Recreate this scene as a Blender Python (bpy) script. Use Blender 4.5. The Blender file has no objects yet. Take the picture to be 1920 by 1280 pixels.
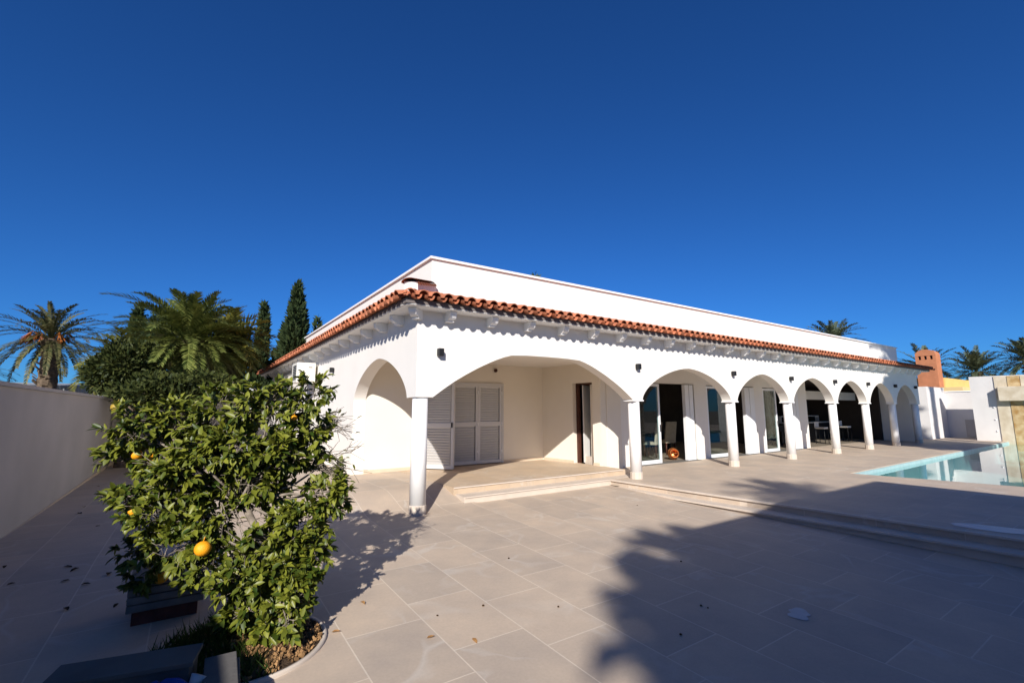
import bpy, bmesh, math, random
from mathutils import Vector, Matrix
R = math.radians
rnd = random.Random(7)
scene = bpy.context.scene
COL = scene.collection

# ------------------------------------------------------------------ camera
cam_d = bpy.data.cameras.new("camera"); cam = bpy.data.objects.new("camera", cam_d); COL.objects.link(cam)
cam_d.sensor_width = 36.0; cam_d.lens = 16.311; cam_d.clip_end = 2000; cam_d.clip_start = 0.05
CAM = Vector((-3.2315, -7.5621, 1.7259))
cr = Vector((0.82657302, -0.56282432, -0.00241185)); cu = Vector((-0.07896901, -0.12021589, 0.98960196)); cf = Vector((0.557262, 0.81778782, 0.14381289))
cam.matrix_world = Matrix(((cr.x, cu.x, -cf.x, CAM.x), (cr.y, cu.y, -cf.y, CAM.y), (cr.z, cu.z, -cf.z, CAM.z), (0, 0, 0, 1)))
scene.camera = cam

# ------------------------------------------------------------------ light
SUN_AZ, SUN_EL = 218.0, 28.0          # degrees clockwise from +Y
world = bpy.data.worlds.new("World"); scene.world = world; world.use_nodes = True
wn = world.node_tree; bgn = wn.nodes["Background"]
sky = wn.nodes.new("ShaderNodeTexSky"); sky.sky_type = 'NISHITA'; sky.sun_disc = False
sky.sun_elevation = R(SUN_EL); sky.sun_rotation = R(SUN_AZ)
sky.altitude = 900; sky.air_density = 1.0; sky.dust_density = 0.25; sky.ozone_density = 3.5
hs = wn.nodes.new("ShaderNodeMixRGB"); hs.blend_type = 'MULTIPLY'; hs.inputs[0].default_value = 1.0     # clear deep blue winter air
hs.inputs[2].default_value = (0.27, 0.82, 1.60, 1)
wn.links.new(sky.outputs[0], hs.inputs[1]); wn.links.new(hs.outputs[0], bgn.inputs[0])
bgn.inputs[1].default_value = 0.05
sd = bpy.data.lights.new("sun", 'SUN'); sd.energy = 5.0; sd.angle = R(0.6); sd.color = (1.0, 0.96, 0.90)
sun = bpy.data.objects.new("sun", sd); COL.objects.link(sun)
a = R(SUN_AZ); e = R(SUN_EL)
to_sun = Vector((math.sin(a) * math.cos(e), math.cos(a) * math.cos(e), math.sin(e)))
sun.rotation_euler = to_sun.to_track_quat('Z', 'Y').to_euler(); sun.location = (-20, -25, 25)
scene.view_settings.view_transform = 'Standard'; scene.view_settings.look = 'None'
scene.view_settings.exposure = 0.36; scene.view_settings.gamma = 1.0
scene.cycles.max_bounces = 8; scene.cycles.transparent_max_bounces = 12

# ------------------------------------------------------------------ materials
def mat(name, col, rough=0.6, spec=0.3, metal=0.0, var=0.0, vscale=3.0, bump=0.0, bscale=40.0, col2=None, detail=6):
    m = bpy.data.materials.new(name); m.use_nodes = True; nt = m.node_tree; p = nt.nodes["Principled BSDF"]
    p.inputs["Roughness"].default_value = rough; p.inputs["Specular IOR Level"].default_value = spec; p.inputs["Metallic"].default_value = metal
    p.inputs["Base Color"].default_value = (*col, 1)
    if var > 0 or col2 or bump > 0:
        tc = nt.nodes.new("ShaderNodeTexCoord")
    if var > 0 or col2:
        n = nt.nodes.new("ShaderNodeTexNoise"); n.inputs["Scale"].default_value = vscale; n.inputs["Detail"].default_value = detail
        nt.links.new(tc.outputs["Object"], n.inputs["Vector"])
        r = nt.nodes.new("ShaderNodeValToRGB"); r.color_ramp.elements[0].position = 0.32; r.color_ramp.elements[1].position = 0.68
        c2 = col2 if col2 else tuple(min(1, c * (1 + var)) for c in col); c1 = col if col2 else tuple(c * (1 - var) for c in col)
        r.color_ramp.elements[0].color = (*c1, 1); r.color_ramp.elements[1].color = (*c2, 1)
        nt.links.new(n.outputs["Fac"], r.inputs["Fac"]); nt.links.new(r.outputs["Color"], p.inputs["Base Color"])
    if bump > 0:
        b = nt.nodes.new("ShaderNodeTexNoise"); b.inputs["Scale"].default_value = bscale; b.inputs["Detail"].default_value = 4
        nt.links.new(tc.outputs["Object"], b.inputs["Vector"])
        bn = nt.nodes.new("ShaderNodeBump"); bn.inputs["Strength"].default_value = bump; bn.inputs["Distance"].default_value = 0.02
        nt.links.new(b.outputs["Fac"], bn.inputs["Height"]); nt.links.new(bn.outputs["Normal"], p.inputs["Normal"])
    return m

def leaf_mat(name, c1, c2, rough=0.45, spec=0.35, trans=0.25, per_island=True):
    m = bpy.data.materials.new(name); m.use_nodes = True; nt = m.node_tree; p = nt.nodes["Principled BSDF"]
    g = nt.nodes.new("ShaderNodeNewGeometry"); r = nt.nodes.new("ShaderNodeValToRGB")
    r.color_ramp.elements[0].color = (*c1, 1); r.color_ramp.elements[1].color = (*c2, 1)
    nt.links.new(g.outputs["Random Per Island"], r.inputs["Fac"])
    nt.links.new(r.outputs["Color"], p.inputs["Base Color"])
    p.inputs["Roughness"].default_value = rough; p.inputs["Specular IOR Level"].default_value = spec
    t = nt.nodes.new("ShaderNodeBsdfTranslucent"); nt.links.new(r.outputs["Color"], t.inputs["Color"])
    mx = nt.nodes.new("ShaderNodeMixShader"); mx.inputs[0].default_value = trans
    out = nt.nodes["Material Output"]
    nt.links.new(p.outputs[0], mx.inputs[1]); nt.links.new(t.outputs[0], mx.inputs[2]); nt.links.new(mx.outputs[0], out.inputs["Surface"])
    return m

def paving_mat(name, base, alt, joint, bl=0.95, bw=0.65, seed=0.0):
    m = bpy.data.materials.new(name); m.use_nodes = True; nt = m.node_tree; L = nt.links; N = nt.nodes; p = N["Principled BSDF"]
    tc = N.new("ShaderNodeTexCoord"); mp = N.new("ShaderNodeMapping"); mp.inputs["Rotation"].default_value = (0, 0, R(90)); mp.inputs["Location"].default_value = (0.3 + seed, 0.13, 0)
    L.new(tc.outputs["Object"], mp.inputs["Vector"])
    br = N.new("ShaderNodeTexBrick"); br.offset = 0.35; br.squash = 1.0
    br.inputs["Scale"].default_value = 1.0; br.inputs["Brick Width"].default_value = bl; br.inputs["Row Height"].default_value = bw
    br.inputs["Mortar Size"].default_value = 0.006; br.inputs["Mortar Smooth"].default_value = 0.2; br.inputs["Bias"].default_value = 0.0
    br.inputs["Color1"].default_value = (*base, 1); br.inputs["Color2"].default_value = (*alt, 1); br.inputs["Mortar"].default_value = (*joint, 1)
    L.new(mp.outputs[0], br.inputs["Vector"])
    # cloudy tone
    n1 = N.new("ShaderNodeTexNoise"); n1.inputs["Scale"].default_value = 1.7; n1.inputs["Detail"].default_value = 7; n1.inputs["Roughness"].default_value = 0.62
    L.new(tc.outputs["Object"], n1.inputs["Vector"])
    r1 = N.new("ShaderNodeValToRGB"); r1.color_ramp.elements[0].position = 0.3; r1.color_ramp.elements[1].position = 0.72
    r1.color_ramp.elements[0].color = (0.86, 0.85, 0.85, 1); r1.color_ramp.elements[1].color = (1.1, 1.06, 1.0, 1)
    L.new(n1.outputs["Fac"], r1.inputs["Fac"])
    mu = N.new("ShaderNodeMixRGB"); mu.blend_type = 'MULTIPLY'; mu.inputs[0].default_value = 1.0
    L.new(br.outputs["Color"], mu.inputs[1]); L.new(r1.outputs[0], mu.inputs[2])
    # pale veins: warped, offset per slab by brick colour
    add = N.new("ShaderNodeVectorMath"); add.operation = 'ADD'; sc_ = N.new("ShaderNodeVectorMath"); sc_.operation = 'SCALE'; sc_.inputs["Scale"].default_value = 37.0
    L.new(br.outputs["Color"], sc_.inputs[0]); L.new(mp.outputs[0], add.inputs[0]); L.new(sc_.outputs[0], add.inputs[1])
    nv = N.new("ShaderNodeTexNoise"); nv.inputs["Scale"].default_value = 0.9; nv.inputs["Detail"].default_value = 3; nv.inputs["Distortion"].default_value = 0.5
    L.new(add.outputs[0], nv.inputs["Vector"])
    rv = N.new("ShaderNodeValToRGB"); el = rv.color_ramp.elements
    el[0].position = 0.478; el[0].color = (0, 0, 0, 1); el[1].position = 0.522; el[1].color = (0, 0, 0, 1)
    k = el.new(0.5); k.color = (1, 1, 1, 1)
    L.new(nv.outputs["Fac"], rv.inputs["Fac"])
    nm = N.new("ShaderNodeTexNoise"); nm.inputs["Scale"].default_value = 0.8; L.new(add.outputs[0], nm.inputs["Vector"])
    rm = N.new("ShaderNodeValToRGB"); rm.color_ramp.elements[0].position = 0.42; rm.color_ramp.elements[1].position = 0.62; rm.color_ramp.elements[1].color = (0.45, 0.45, 0.45, 1)
    L.new(nm.outputs["Fac"], rm.inputs["Fac"])
    mm = N.new("ShaderNodeMath"); mm.operation = 'MULTIPLY'; L.new(rv.outputs[0], mm.inputs[0]); L.new(rm.outputs[0], mm.inputs[1])
    mv = N.new("ShaderNodeMixRGB"); mv.inputs[2].default_value = (0.62, 0.57, 0.50, 1)
    L.new(mm.outputs[0], mv.inputs[0]); L.new(mu.outputs[0], mv.inputs[1])
    # specks
    ns = N.new("ShaderNodeTexNoise"); ns.inputs["Scale"].default_value = 45; ns.inputs["Detail"].default_value = 3; L.new(tc.outputs["Object"], ns.inputs["Vector"])
    rs = N.new("ShaderNodeValToRGB"); rs.color_ramp.elements[0].color = (0.9, 0.9, 0.9, 1); rs.color_ramp.elements[1].color = (1.08, 1.08, 1.08, 1)
    L.new(ns.outputs["Fac"], rs.inputs["Fac"])
    m2 = N.new("ShaderNodeMixRGB"); m2.blend_type = 'MULTIPLY'; m2.inputs[0].default_value = 1.0
    L.new(mv.outputs[0], m2.inputs[1]); L.new(rs.outputs[0], m2.inputs[2])
    L.new(m2.outputs[0], p.inputs["Base Color"])
    p.inputs["Roughness"].default_value = 0.62; p.inputs["Specular IOR Level"].default_value = 0.25
    bn = N.new("ShaderNodeBump"); bn.inputs["Strength"].default_value = 0.15; bn.inputs["Distance"].default_value = 0.01
    iv = N.new("ShaderNodeMath"); iv.operation = 'SUBTRACT'; iv.inputs[0].default_value = 1.0; L.new(br.outputs["Fac"], iv.inputs[1])
    L.new(iv.outputs[0], bn.inputs["Height"]); L.new(bn.outputs[0], p.inputs["Normal"])
    return m

def glass_mat(name, tint=(0.8, 0.86, 0.86), ior=1.45, wave=0.0, rough=0.0):
    m = bpy.data.materials.new(name); m.use_nodes = True; nt = m.node_tree; N = nt.nodes; L = nt.links
    N.remove(N["Principled BSDF"])
    lw = N.new("ShaderNodeLayerWeight"); lw.inputs["Blend"].default_value = 0.5      # Schlick reflectance, the same from both sides
    pw5 = N.new("ShaderNodeMath"); pw5.operation = 'POWER'; pw5.inputs[1].default_value = 5.0; L.new(lw.outputs["Facing"], pw5.inputs[0])
    f0 = ((ior - 1) / (ior + 1)) ** 2
    fr = N.new("ShaderNodeMath"); fr.operation = 'MULTIPLY_ADD'; fr.inputs[1].default_value = 1 - f0; fr.inputs[2].default_value = f0; L.new(pw5.outputs[0], fr.inputs[0])
    tr = N.new("ShaderNodeBsdfTransparent"); tr.inputs[0].default_value = (*tint, 1)
    gl = N.new("ShaderNodeBsdfGlossy"); gl.inputs["Roughness"].default_value = rough; gl.inputs["Color"].default_value = (1, 1, 1, 1)
    mx = N.new("ShaderNodeMixShader"); L.new(fr.outputs[0], mx.inputs[0]); L.new(tr.outputs[0], mx.inputs[1]); L.new(gl.outputs[0], mx.inputs[2])
    L.new(mx.outputs[0], N["Material Output"].inputs["Surface"])
    if wave > 0:
        tc = N.new("ShaderNodeTexCoord"); n = N.new("ShaderNodeTexNoise"); n.inputs["Scale"].default_value = 1.6; n.inputs["Detail"].default_value = 2
        L.new(tc.outputs["Object"], n.inputs["Vector"]); b = N.new("ShaderNodeBump"); b.inputs["Strength"].default_value = wave; b.inputs["Distance"].default_value = 0.02
        L.new(n.outputs["Fac"], b.inputs["Height"]); L.new(b.outputs[0], gl.inputs["Normal"])
    return m

M = {}
M['white'] = mat('white_render', (0.80, 0.755, 0.69), 0.85, 0.15, var=0.02, vscale=1.5, bump=0.12, bscale=60)
M['white_trim'] = mat('white_trim', (0.85, 0.835, 0.81), 0.6, 0.3, var=0.03, vscale=4)
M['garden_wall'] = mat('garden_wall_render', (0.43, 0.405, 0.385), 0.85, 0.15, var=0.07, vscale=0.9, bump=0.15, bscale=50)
M['tan_skirt'] = mat('tan_tile', (0.62, 0.50, 0.37), 0.6, 0.3, var=0.06, vscale=5)
M['terra'] = mat('terracotta', (0.44, 0.135, 0.065), 0.85, 0.15, var=0.0, vscale=5, col2=(0.62, 0.235, 0.125), bump=0.25, bscale=50)
nt_ = M['terra'].node_tree; g_ = nt_.nodes.new("ShaderNodeNewGeometry"); r_ = nt_.nodes.new("ShaderNodeValToRGB"); m_ = nt_.nodes.new("ShaderNodeMixRGB"); m_.blend_type = 'MULTIPLY'; m_.inputs[0].default_value = 1.0
r_.color_ramp.elements[0].color = (0.62, 0.66, 0.70, 1); r_.color_ramp.elements[1].color = (1.12, 1.10, 1.08, 1)      # every tile fired to its own tone
pb_ = nt_.nodes["Principled BSDF"]; src = pb_.inputs["Base Color"].links[0].from_socket
nt_.links.new(g_.outputs["Random Per Island"], r_.inputs["Fac"]); nt_.links.new(src, m_.inputs[1]); nt_.links.new(r_.outputs[0], m_.inputs[2]); nt_.links.new(m_.outputs[0], pb_.inputs["Base Color"])
M['terra_dark'] = mat('terracotta_under', (0.20, 0.10, 0.07), 0.85, 0.1, var=0.2)
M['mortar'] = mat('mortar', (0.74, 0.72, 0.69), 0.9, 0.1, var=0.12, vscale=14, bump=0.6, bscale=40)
M['fascia'] = mat('dark_fascia', (0.17, 0.145, 0.135), 0.8, 0.15, var=0.15, vscale=8)
M['cream'] = mat('cream_render', (0.79, 0.715, 0.60), 0.85, 0.15, var=0.02, vscale=1.5, bump=0.12, bscale=60)
M['shutter'] = mat('shutter_paint', (0.60, 0.58, 0.56), 0.5, 0.35, var=0.02)
M['alu'] = mat('white_aluminium', (0.80, 0.80, 0.80), 0.4, 0.4, var=0.02)
M['dark_alu'] = mat('dark_seal', (0.03, 0.03, 0.035), 0.5, 0.4, var=0.2)
M['brown'] = mat('brown_wood', (0.06, 0.02, 0.012), 0.5, 0.3, var=0.25, vscale=12)
M['black'] = mat('black_metal', (0.012, 0.012, 0.013), 0.5, 0.35, var=0.2)
M['lens'] = mat('lamp_lens', (0.10, 0.10, 0.10), 0.2, 0.5, var=0.1)
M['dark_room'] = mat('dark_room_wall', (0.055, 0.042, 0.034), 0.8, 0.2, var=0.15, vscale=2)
M['room'] = mat('room_wall', (0.16, 0.13, 0.11), 0.8, 0.2, var=0.1, vscale=2)
M['room_floor'] = mat('room_floor', (0.30, 0.25, 0.19), 0.35, 0.4, var=0.12, vscale=3)
M['ceil'] = mat('porch_ceiling', (0.78, 0.74, 0.69), 0.85, 0.1, var=0.02)
M['paving'] = paving_mat('terrace_paving', (0.475, 0.395, 0.32), (0.56, 0.455, 0.355), (0.66, 0.57, 0.465))
M['paving2'] = paving_mat('upper_paving', (0.49, 0.405, 0.325), (0.56, 0.455, 0.355), (0.62, 0.535, 0.445), seed=0.4)
M['porch'] = paving_mat('porch_tiles', (0.53, 0.41, 0.29), (0.57, 0.45, 0.33), (0.50, 0.41, 0.31), bl=0.9, bw=0.6)
M['step'] = mat('step_stone', (0.60, 0.51, 0.42), 0.6, 0.25, var=0.06, vscale=4)
M['concrete'] = mat('ground_earth', (0.22, 0.19, 0.15), 0.95, 0.1, var=0.25, vscale=0.5)
M['pool'] = mat('pool_tile', (0.36, 0.52, 0.52), 0.4, 0.4, var=0.08, vscale=6)
M['water'] = glass_mat('pool_water', (0.55, 0.80, 0.80), 1.33, wave=0.10)
M['glass'] = glass_mat('door_glass', (0.75, 0.82, 0.82), 1.5)
M['stone'] = mat('travertine', (0.52, 0.43, 0.30), 0.7, 0.2, var=0.0, vscale=3, col2=(0.66, 0.58, 0.45), bump=0.2, bscale=30)
M['rust'] = mat('water_stained_stone', (0.36, 0.20, 0.06), 0.6, 0.3, var=0.0, vscale=4, col2=(0.58, 0.44, 0.24), bump=0.2, bscale=30)
M['chimney'] = mat('chimney_render', (0.50, 0.20, 0.10), 0.85, 0.15, var=0.1, vscale=3, bump=0.15)
M['yellow'] = mat('ochre_render', (0.72, 0.48, 0.17), 0.85, 0.15, var=0.06, vscale=2)
M['yellow2'] = mat('pale_ochre_render', (0.76, 0.56, 0.27), 0.85, 0.15, var=0.05, vscale=2)
M['bark'] = mat('bark', (0.16, 0.125, 0.095), 0.9, 0.1, var=0.35, vscale=14, bump=0.6, bscale=30)
M['palm_bark'] = mat('palm_bark', (0.13, 0.095, 0.065), 0.95, 0.1, var=0.4, vscale=9, bump=0.8, bscale=16)
M['soil'] = mat('soil', (0.07, 0.045, 0.028), 0.95, 0.1, var=0.4, vscale=20, bump=0.8, bscale=60)
M['chips'] = leaf_mat('bark_chips', (0.06, 0.035, 0.018), (0.44, 0.25, 0.11), 0.8, 0.1, 0.0)
M['citrus'] = leaf_mat('citrus_leaf', (0.026, 0.052, 0.006), (0.225, 0.235, 0.028), 0.42, 0.32, 0.14)
M['orange'] = mat('orange_peel', (0.88, 0.36, 0.012), 0.45, 0.4, var=0.12, vscale=6, bump=0.3, bscale=160)
M['orange_green'] = mat('unripe_peel', (0.36, 0.24, 0.03), 0.45, 0.4, var=0.2, vscale=6, bump=0.3, bscale=160)
M['palm_a'] = leaf_mat('date_palm_leaf', (0.045, 0.06, 0.022), (0.17, 0.15, 0.06), 0.5, 0.3, 0.15)
M['palm_b'] = leaf_mat('lush_palm_leaf', (0.05, 0.075, 0.015), (0.22, 0.24, 0.06), 0.45, 0.35, 0.15)
M['palm_c'] = leaf_mat('grey_palm_leaf', (0.05, 0.075, 0.045), (0.16, 0.18, 0.10), 0.5, 0.3, 0.15)
M['palm_y'] = leaf_mat('yellow_palm_leaf', (0.07, 0.09, 0.015), (0.30, 0.26, 0.05), 0.5, 0.3, 0.2)
M['fruit_stalk'] = mat('date_stalks', (0.42, 0.13, 0.025), 0.7, 0.2, var=0.3, vscale=10)
M['cypress'] = leaf_mat('cypress_leaf', (0.016, 0.030, 0.012), (0.06, 0.085, 0.03), 0.7, 0.15, 0.05)
M['shrub'] = leaf_mat('pine_leaf', (0.018, 0.030, 0.008), (0.075, 0.085, 0.02), 0.6, 0.2, 0.1)
M['olive'] = leaf_mat('olive_leaf', (0.035, 0.042, 0.010), (0.20, 0.17, 0.04), 0.55, 0.25, 0.15)
M['twig'] = mat('citrus_bark', (0.24, 0.20, 0.16), 0.9, 0.1, var=0.35, vscale=14, bump=0.5, bscale=40)
M['grass'] = leaf_mat('weed_leaf', (0.02, 0.045, 0.008), (0.07, 0.12, 0.02), 0.6, 0.2, 0.2)
M['dead_leaf'] = mat('dead_leaf', (0.05, 0.028, 0.014), 0.8, 0.15, var=0.4, vscale=30)
M['dead_leaf_tan'] = mat('tan_leaf', (0.36, 0.19, 0.07), 0.8, 0.15, var=0.3, vscale=30)
M['grey_roof'] = mat('corrugated_sheet', (0.36, 0.37, 0.36), 0.6, 0.3, var=0.1, vscale=2)
M['ac'] = mat('ac_casing', (0.74, 0.70, 0.62), 0.5, 0.35, var=0.03)
M['chair_beige'] = mat('beige_upholstery', (0.50, 0.42, 0.31), 0.85, 0.15, var=0.08, vscale=10)
M['copper'] = mat('copper', (0.60, 0.20, 0.06), 0.35, 0.5, metal=0.7, var=0.2, vscale=6)
M['dark_furn'] = mat('dark_rattan', (0.02, 0.018, 0.017), 0.6, 0.3, var=0.3, vscale=20)
M['pale_furn'] = mat('pale_furniture', (0.62, 0.59, 0.55), 0.6, 0.3, var=0.05)
M['grey_board'] = mat('grey_board', (0.15, 0.14, 0.125), 0.7, 0.2, var=0.15, vscale=3)
M['grey_board2'] = mat('pale_slab', (0.14, 0.13, 0.12), 0.7, 0.25, var=0.1, vscale=6, bump=0.2, bscale=30)
M['blue'] = mat('blue_plastic', (0.02, 0.06, 0.30), 0.4, 0.4, var=0.2, vscale=5)
M['brick'] = mat('dark_red_brick', (0.13, 0.05, 0.04), 0.85, 0.15, var=0.2, vscale=9, bump=0.3)
M['puddle'] = mat('wet_film', (0.42, 0.39, 0.36), 0.35, 0.5, var=0.1, vscale=4)
M['splash'] = mat('dried_plaster', (0.60, 0.57, 0.53), 0.8, 0.15, var=0.06, vscale=12)
M['bench'] = mat('weathered_slat', (0.20, 0.18, 0.165), 0.8, 0.2, var=0.2, vscale=8)
M['pipe'] = mat('white_pvc', (0.8, 0.8, 0.8), 0.4, 0.4, var=0.02)

# ------------------------------------------------------------------ mesh helpers
class MB:
    def __init__(s): s.v = []; s.f = []; s.sm = []
    def add(s, vs, fs, smooth=False):
        o = len(s.v); s.v.extend(tuple(v) for v in vs); s.f.extend(tuple(i + o for i in f) for f in fs); s.sm.extend([smooth] * len(fs)); return s
    def box(s, x0, x1, y0, y1, z0, z1):
        return s.add([(x0, y0, z0), (x1, y0, z0), (x1, y1, z0), (x0, y1, z0), (x0, y0, z1), (x1, y0, z1), (x1, y1, z1), (x0, y1, z1)],
                     [(0, 3, 2, 1), (4, 5, 6, 7), (0, 1, 5, 4), (1, 2, 6, 5), (2, 3, 7, 6), (3, 0, 4, 7)])
    def obox(s, c, ax, ay, az):            # oriented box: centre + half-axis vectors
        c = Vector(c); P = []
        for k in (-1, 1):
            for (i, j) in ((-1, -1), (1, -1), (1, 1), (-1, 1)):
                P.append(c + ax * i + ay * j + az * k)
        return s.add(P, [(0, 3, 2, 1), (4, 5, 6, 7), (0, 1, 5, 4), (1, 2, 6, 5), (2, 3, 7, 6), (3, 0, 4, 7)])
    def prism(s, poly, z0, z1):            # ccw convex polygon, z0/z1 may be callables
        n = len(poly); f0 = z0 if callable(z0) else (lambda p: z0); f1 = z1 if callable(z1) else (lambda p: z1)
        vs = [(p[0], p[1], f0(p)) for p in poly] + [(p[0], p[1], f1(p)) for p in poly]
        fs = [tuple(range(n - 1, -1, -1)), tuple(range(n, 2 * n))] + [(i, (i + 1) % n, n + (i + 1) % n, n + i) for i in range(n)]
        return s.add(vs, fs)
    def lathe(s, prof, c=(0, 0, 0), n=24, smooth=True, cap=True):
        vs = []; fs = []
        for (r, z) in prof:
            for k in range(n):
                t = 2 * math.pi * k / n; vs.append((c[0] + r * math.cos(t), c[1] + r * math.sin(t), c[2] + z))
        m = len(prof)
        for i in range(m - 1):
            for k in range(n):
                fs.append((i * n + k, i * n + (k + 1) % n, (i + 1) * n + (k + 1) % n, (i + 1) * n + k))
        s.add(vs, fs, smooth)
        if cap:
            o = len(s.v) - len(vs)
            s.f.append(tuple(o + k for k in range(n - 1, -1, -1))); s.sm.append(False)
            s.f.append(tuple(o + (m - 1) * n + k for k in range(n))); s.sm.append(False)
        return s
    def tube(s, pts, rad, n=6, smooth=True):
        pts = [Vector(p) for p in pts]; vs = []; fs = []
        m = len(pts)
        for i, p in enumerate(pts):
            d = (pts[min(i + 1, m - 1)] - pts[max(i - 1, 0)]).normalized()
            u = d.orthogonal().normalized(); w = d.cross(u)
            r = rad[i] if hasattr(rad, '__len__') else rad
            for k in range(n):
                t = 2 * math.pi * k / n; vs.append(p + (u * math.cos(t) + w * math.sin(t)) * r)
        for i in range(m - 1):
            for k in range(n):
                fs.append((i * n + k, i * n + (k + 1) % n, (i + 1) * n + (k + 1) % n, (i + 1) * n + k))
        fs.append(tuple(range(n - 1, -1, -1))); fs.append(tuple((m - 1) * n + k for k in range(n)))
        return s.add(vs, fs, smooth)
    def arch_wall(s, bot, ztop, to3, thick):
        """wall whose lower edge is the polyline bot (u, z), cut into upright strips up to ztop"""
        tv = Vector(thick)
        for a, b in zip(bot[:-1], bot[1:]):
            p = [to3(a), to3(b), to3((b[0], ztop)), to3((a[0], ztop))]
            vs = p + [q + tv for q in p]
            if abs(a[0] - b[0]) < 1e-6: s.add(vs, [(0, 1, 5, 4)]); continue
            s.add(vs, [(0, 1, 2, 3), (7, 6, 5, 4), (0, 4, 5, 1), (3, 2, 6, 7)])
        for e in (bot[0], bot[-1]):
            p = [to3(e), to3((e[0], ztop))]; s.add(p + [q + tv for q in p], [(0, 1, 3, 2)])
        return s
    def extrude_poly(s, poly, to3, thick_vec):   # concave 2D polygon extruded along a vector
        bm = bmesh.new(); tv = Vector(thick_vec)
        A = [bm.verts.new(to3(p)) for p in poly]
        f = bm.faces.new(A); n = len(poly)
        r = bmesh.ops.triangulate(bm, faces=[f], ngon_method='EAR_CLIP')
        bm.verts.index_update()
        base = [v.co.copy() for v in A]; idx = {v: i for i, v in enumerate(A)}
        tris = [tuple(idx[v] for v in ff.verts) for ff in bm.faces]
        bm.free()
        vs = base + [b + tv for b in base]
        fs = list(tris) + [tuple(i + n for i in reversed(t)) for t in tris] + [(i, i + n, (i + 1) % n + n, (i + 1) % n) for i in range(n)]
        return s.add(vs, fs)

ORIG = {}
def tag(o, label=None, cat=None, group=None, kind=None):
    if label: o['label'] = label
    if cat: o['category'] = cat
    if group: o['group'] = group
    if kind: o['kind'] = kind
    return o
def thing(name, loc, label, cat, group=None, rz=0.0):
    o = bpy.data.objects.new(name, None); COL.objects.link(o); o.location = loc; o.rotation_euler = (0, 0, rz); o.empty_display_size = 0.2
    ORIG[o.name] = Vector(loc)
    return tag(o, label, cat, group)
def obj(name, mb, m, parent=None, loc=None, fix=True):
    """mb vertices are in world coordinates (unless loc given: then local to loc)."""
    me = bpy.data.meshes.new(name); o = bpy.data.objects.new(name, me)
    po = ORIG[parent.name] if parent else Vector((0, 0, 0))
    if loc is not None:
        org = Vector(loc); vs = mb.v; o.location = org - po
    else:
        org = po; vs = [(v[0] - po.x, v[1] - po.y, v[2] - po.z) for v in mb.v]
    me.from_pydata(vs, [], mb.f); me.polygons.foreach_set('use_smooth', mb.sm)
    if fix:
        bm = bmesh.new(); bm.from_mesh(me); bmesh.ops.recalc_face_normals(bm, faces=bm.faces); bm.to_mesh(me); bm.free()
    me.materials.append(m); me.update()
    COL.objects.link(o)
    if parent: o.parent = parent
    ORIG[o.name] = org
    return o
def bevel(o, w=0.008, seg=2):
    b = o.modifiers.new('bevel', 'BEVEL'); b.width = w; b.segments = seg; b.limit_method = 'ANGLE'; b.angle_limit = R(40); return o
def struct(name, mb, m): return tag(obj(name, mb, m), kind='structure')
def children(o): return [c for c in bpy.data.objects if c.parent == o]
def copy_tree(o, parent=None, loc=None, rz=None, scale=None, label=None):
    c = o.copy(); COL.objects.link(c); c.parent = parent
    if loc is not None: c.location = loc
    if rz is not None: c.rotation_euler = (0, 0, rz)
    if scale is not None: c.scale = (scale,) * 3
    if label: c['label'] = label
    for ch in [x for x in o.children]: copy_tree(ch, c)
    return c

# ------------------------------------------------------------------ ground and paving
Z1, Z2 = 0.124, 0.25
def gz(y): return 0.0 if y > 0 else max(-0.30, 0.025 * y)
EX = lambda y: 4.82 + (0.27 - y) * 0.083          # edge of upper terrace, running towards the camera
gm = MB().add([(-400, -400, -0.9), (400, -400, -0.9), (400, 400, -0.9), (-400, 400, -0.9)], [(0, 1, 2, 3)])
struct('ground', gm, M['concrete'])

pv = MB()
nx, ny = 30, 40
def lowz(x, y):
    base = gz(y)
    if y > 0 and x < 1.25:
        t = min(1, max(0, y / 1.3)); t = t * t * (3 - 2 * t)
        k = 1.0 if x > -1.0 else max(0, 1 - (-1.0 - x) / 1.0)
        base += (Z2 - 0.004) * t * k
    return base
xs = [-5.35, -4, -3, -2, -1.5, -1, -0.6, -0.3, 0, 0.3, 0.6, 0.9, 1.02, 1.2, 1.4, 2, 3, 4, 5, 6, 7]
ys = [-30, -20, -14, -12, -10, -8, -6, -5, -4, -3, -2, -1, -0.5, 0, 0.1, 0.2, 0.3, 0.45, 0.6, 0.75, 0.9, 1.1, 1.3, 1.6, 2, 2.6, 3.4, 5, 7, 9, 12, 16, 24]
V = []; F = []
for y in ys:
    for x in xs: V.append((x, y, lowz(x, y)))
w = len(xs)
for j in range(len(ys) - 1):
    for i in range(w - 1): F.append((j * w + i, j * w + i + 1, (j + 1) * w + i + 1, (j + 1) * w + i))
struct('lower_terrace', MB().add(V, F, True), M['paving'])

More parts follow.
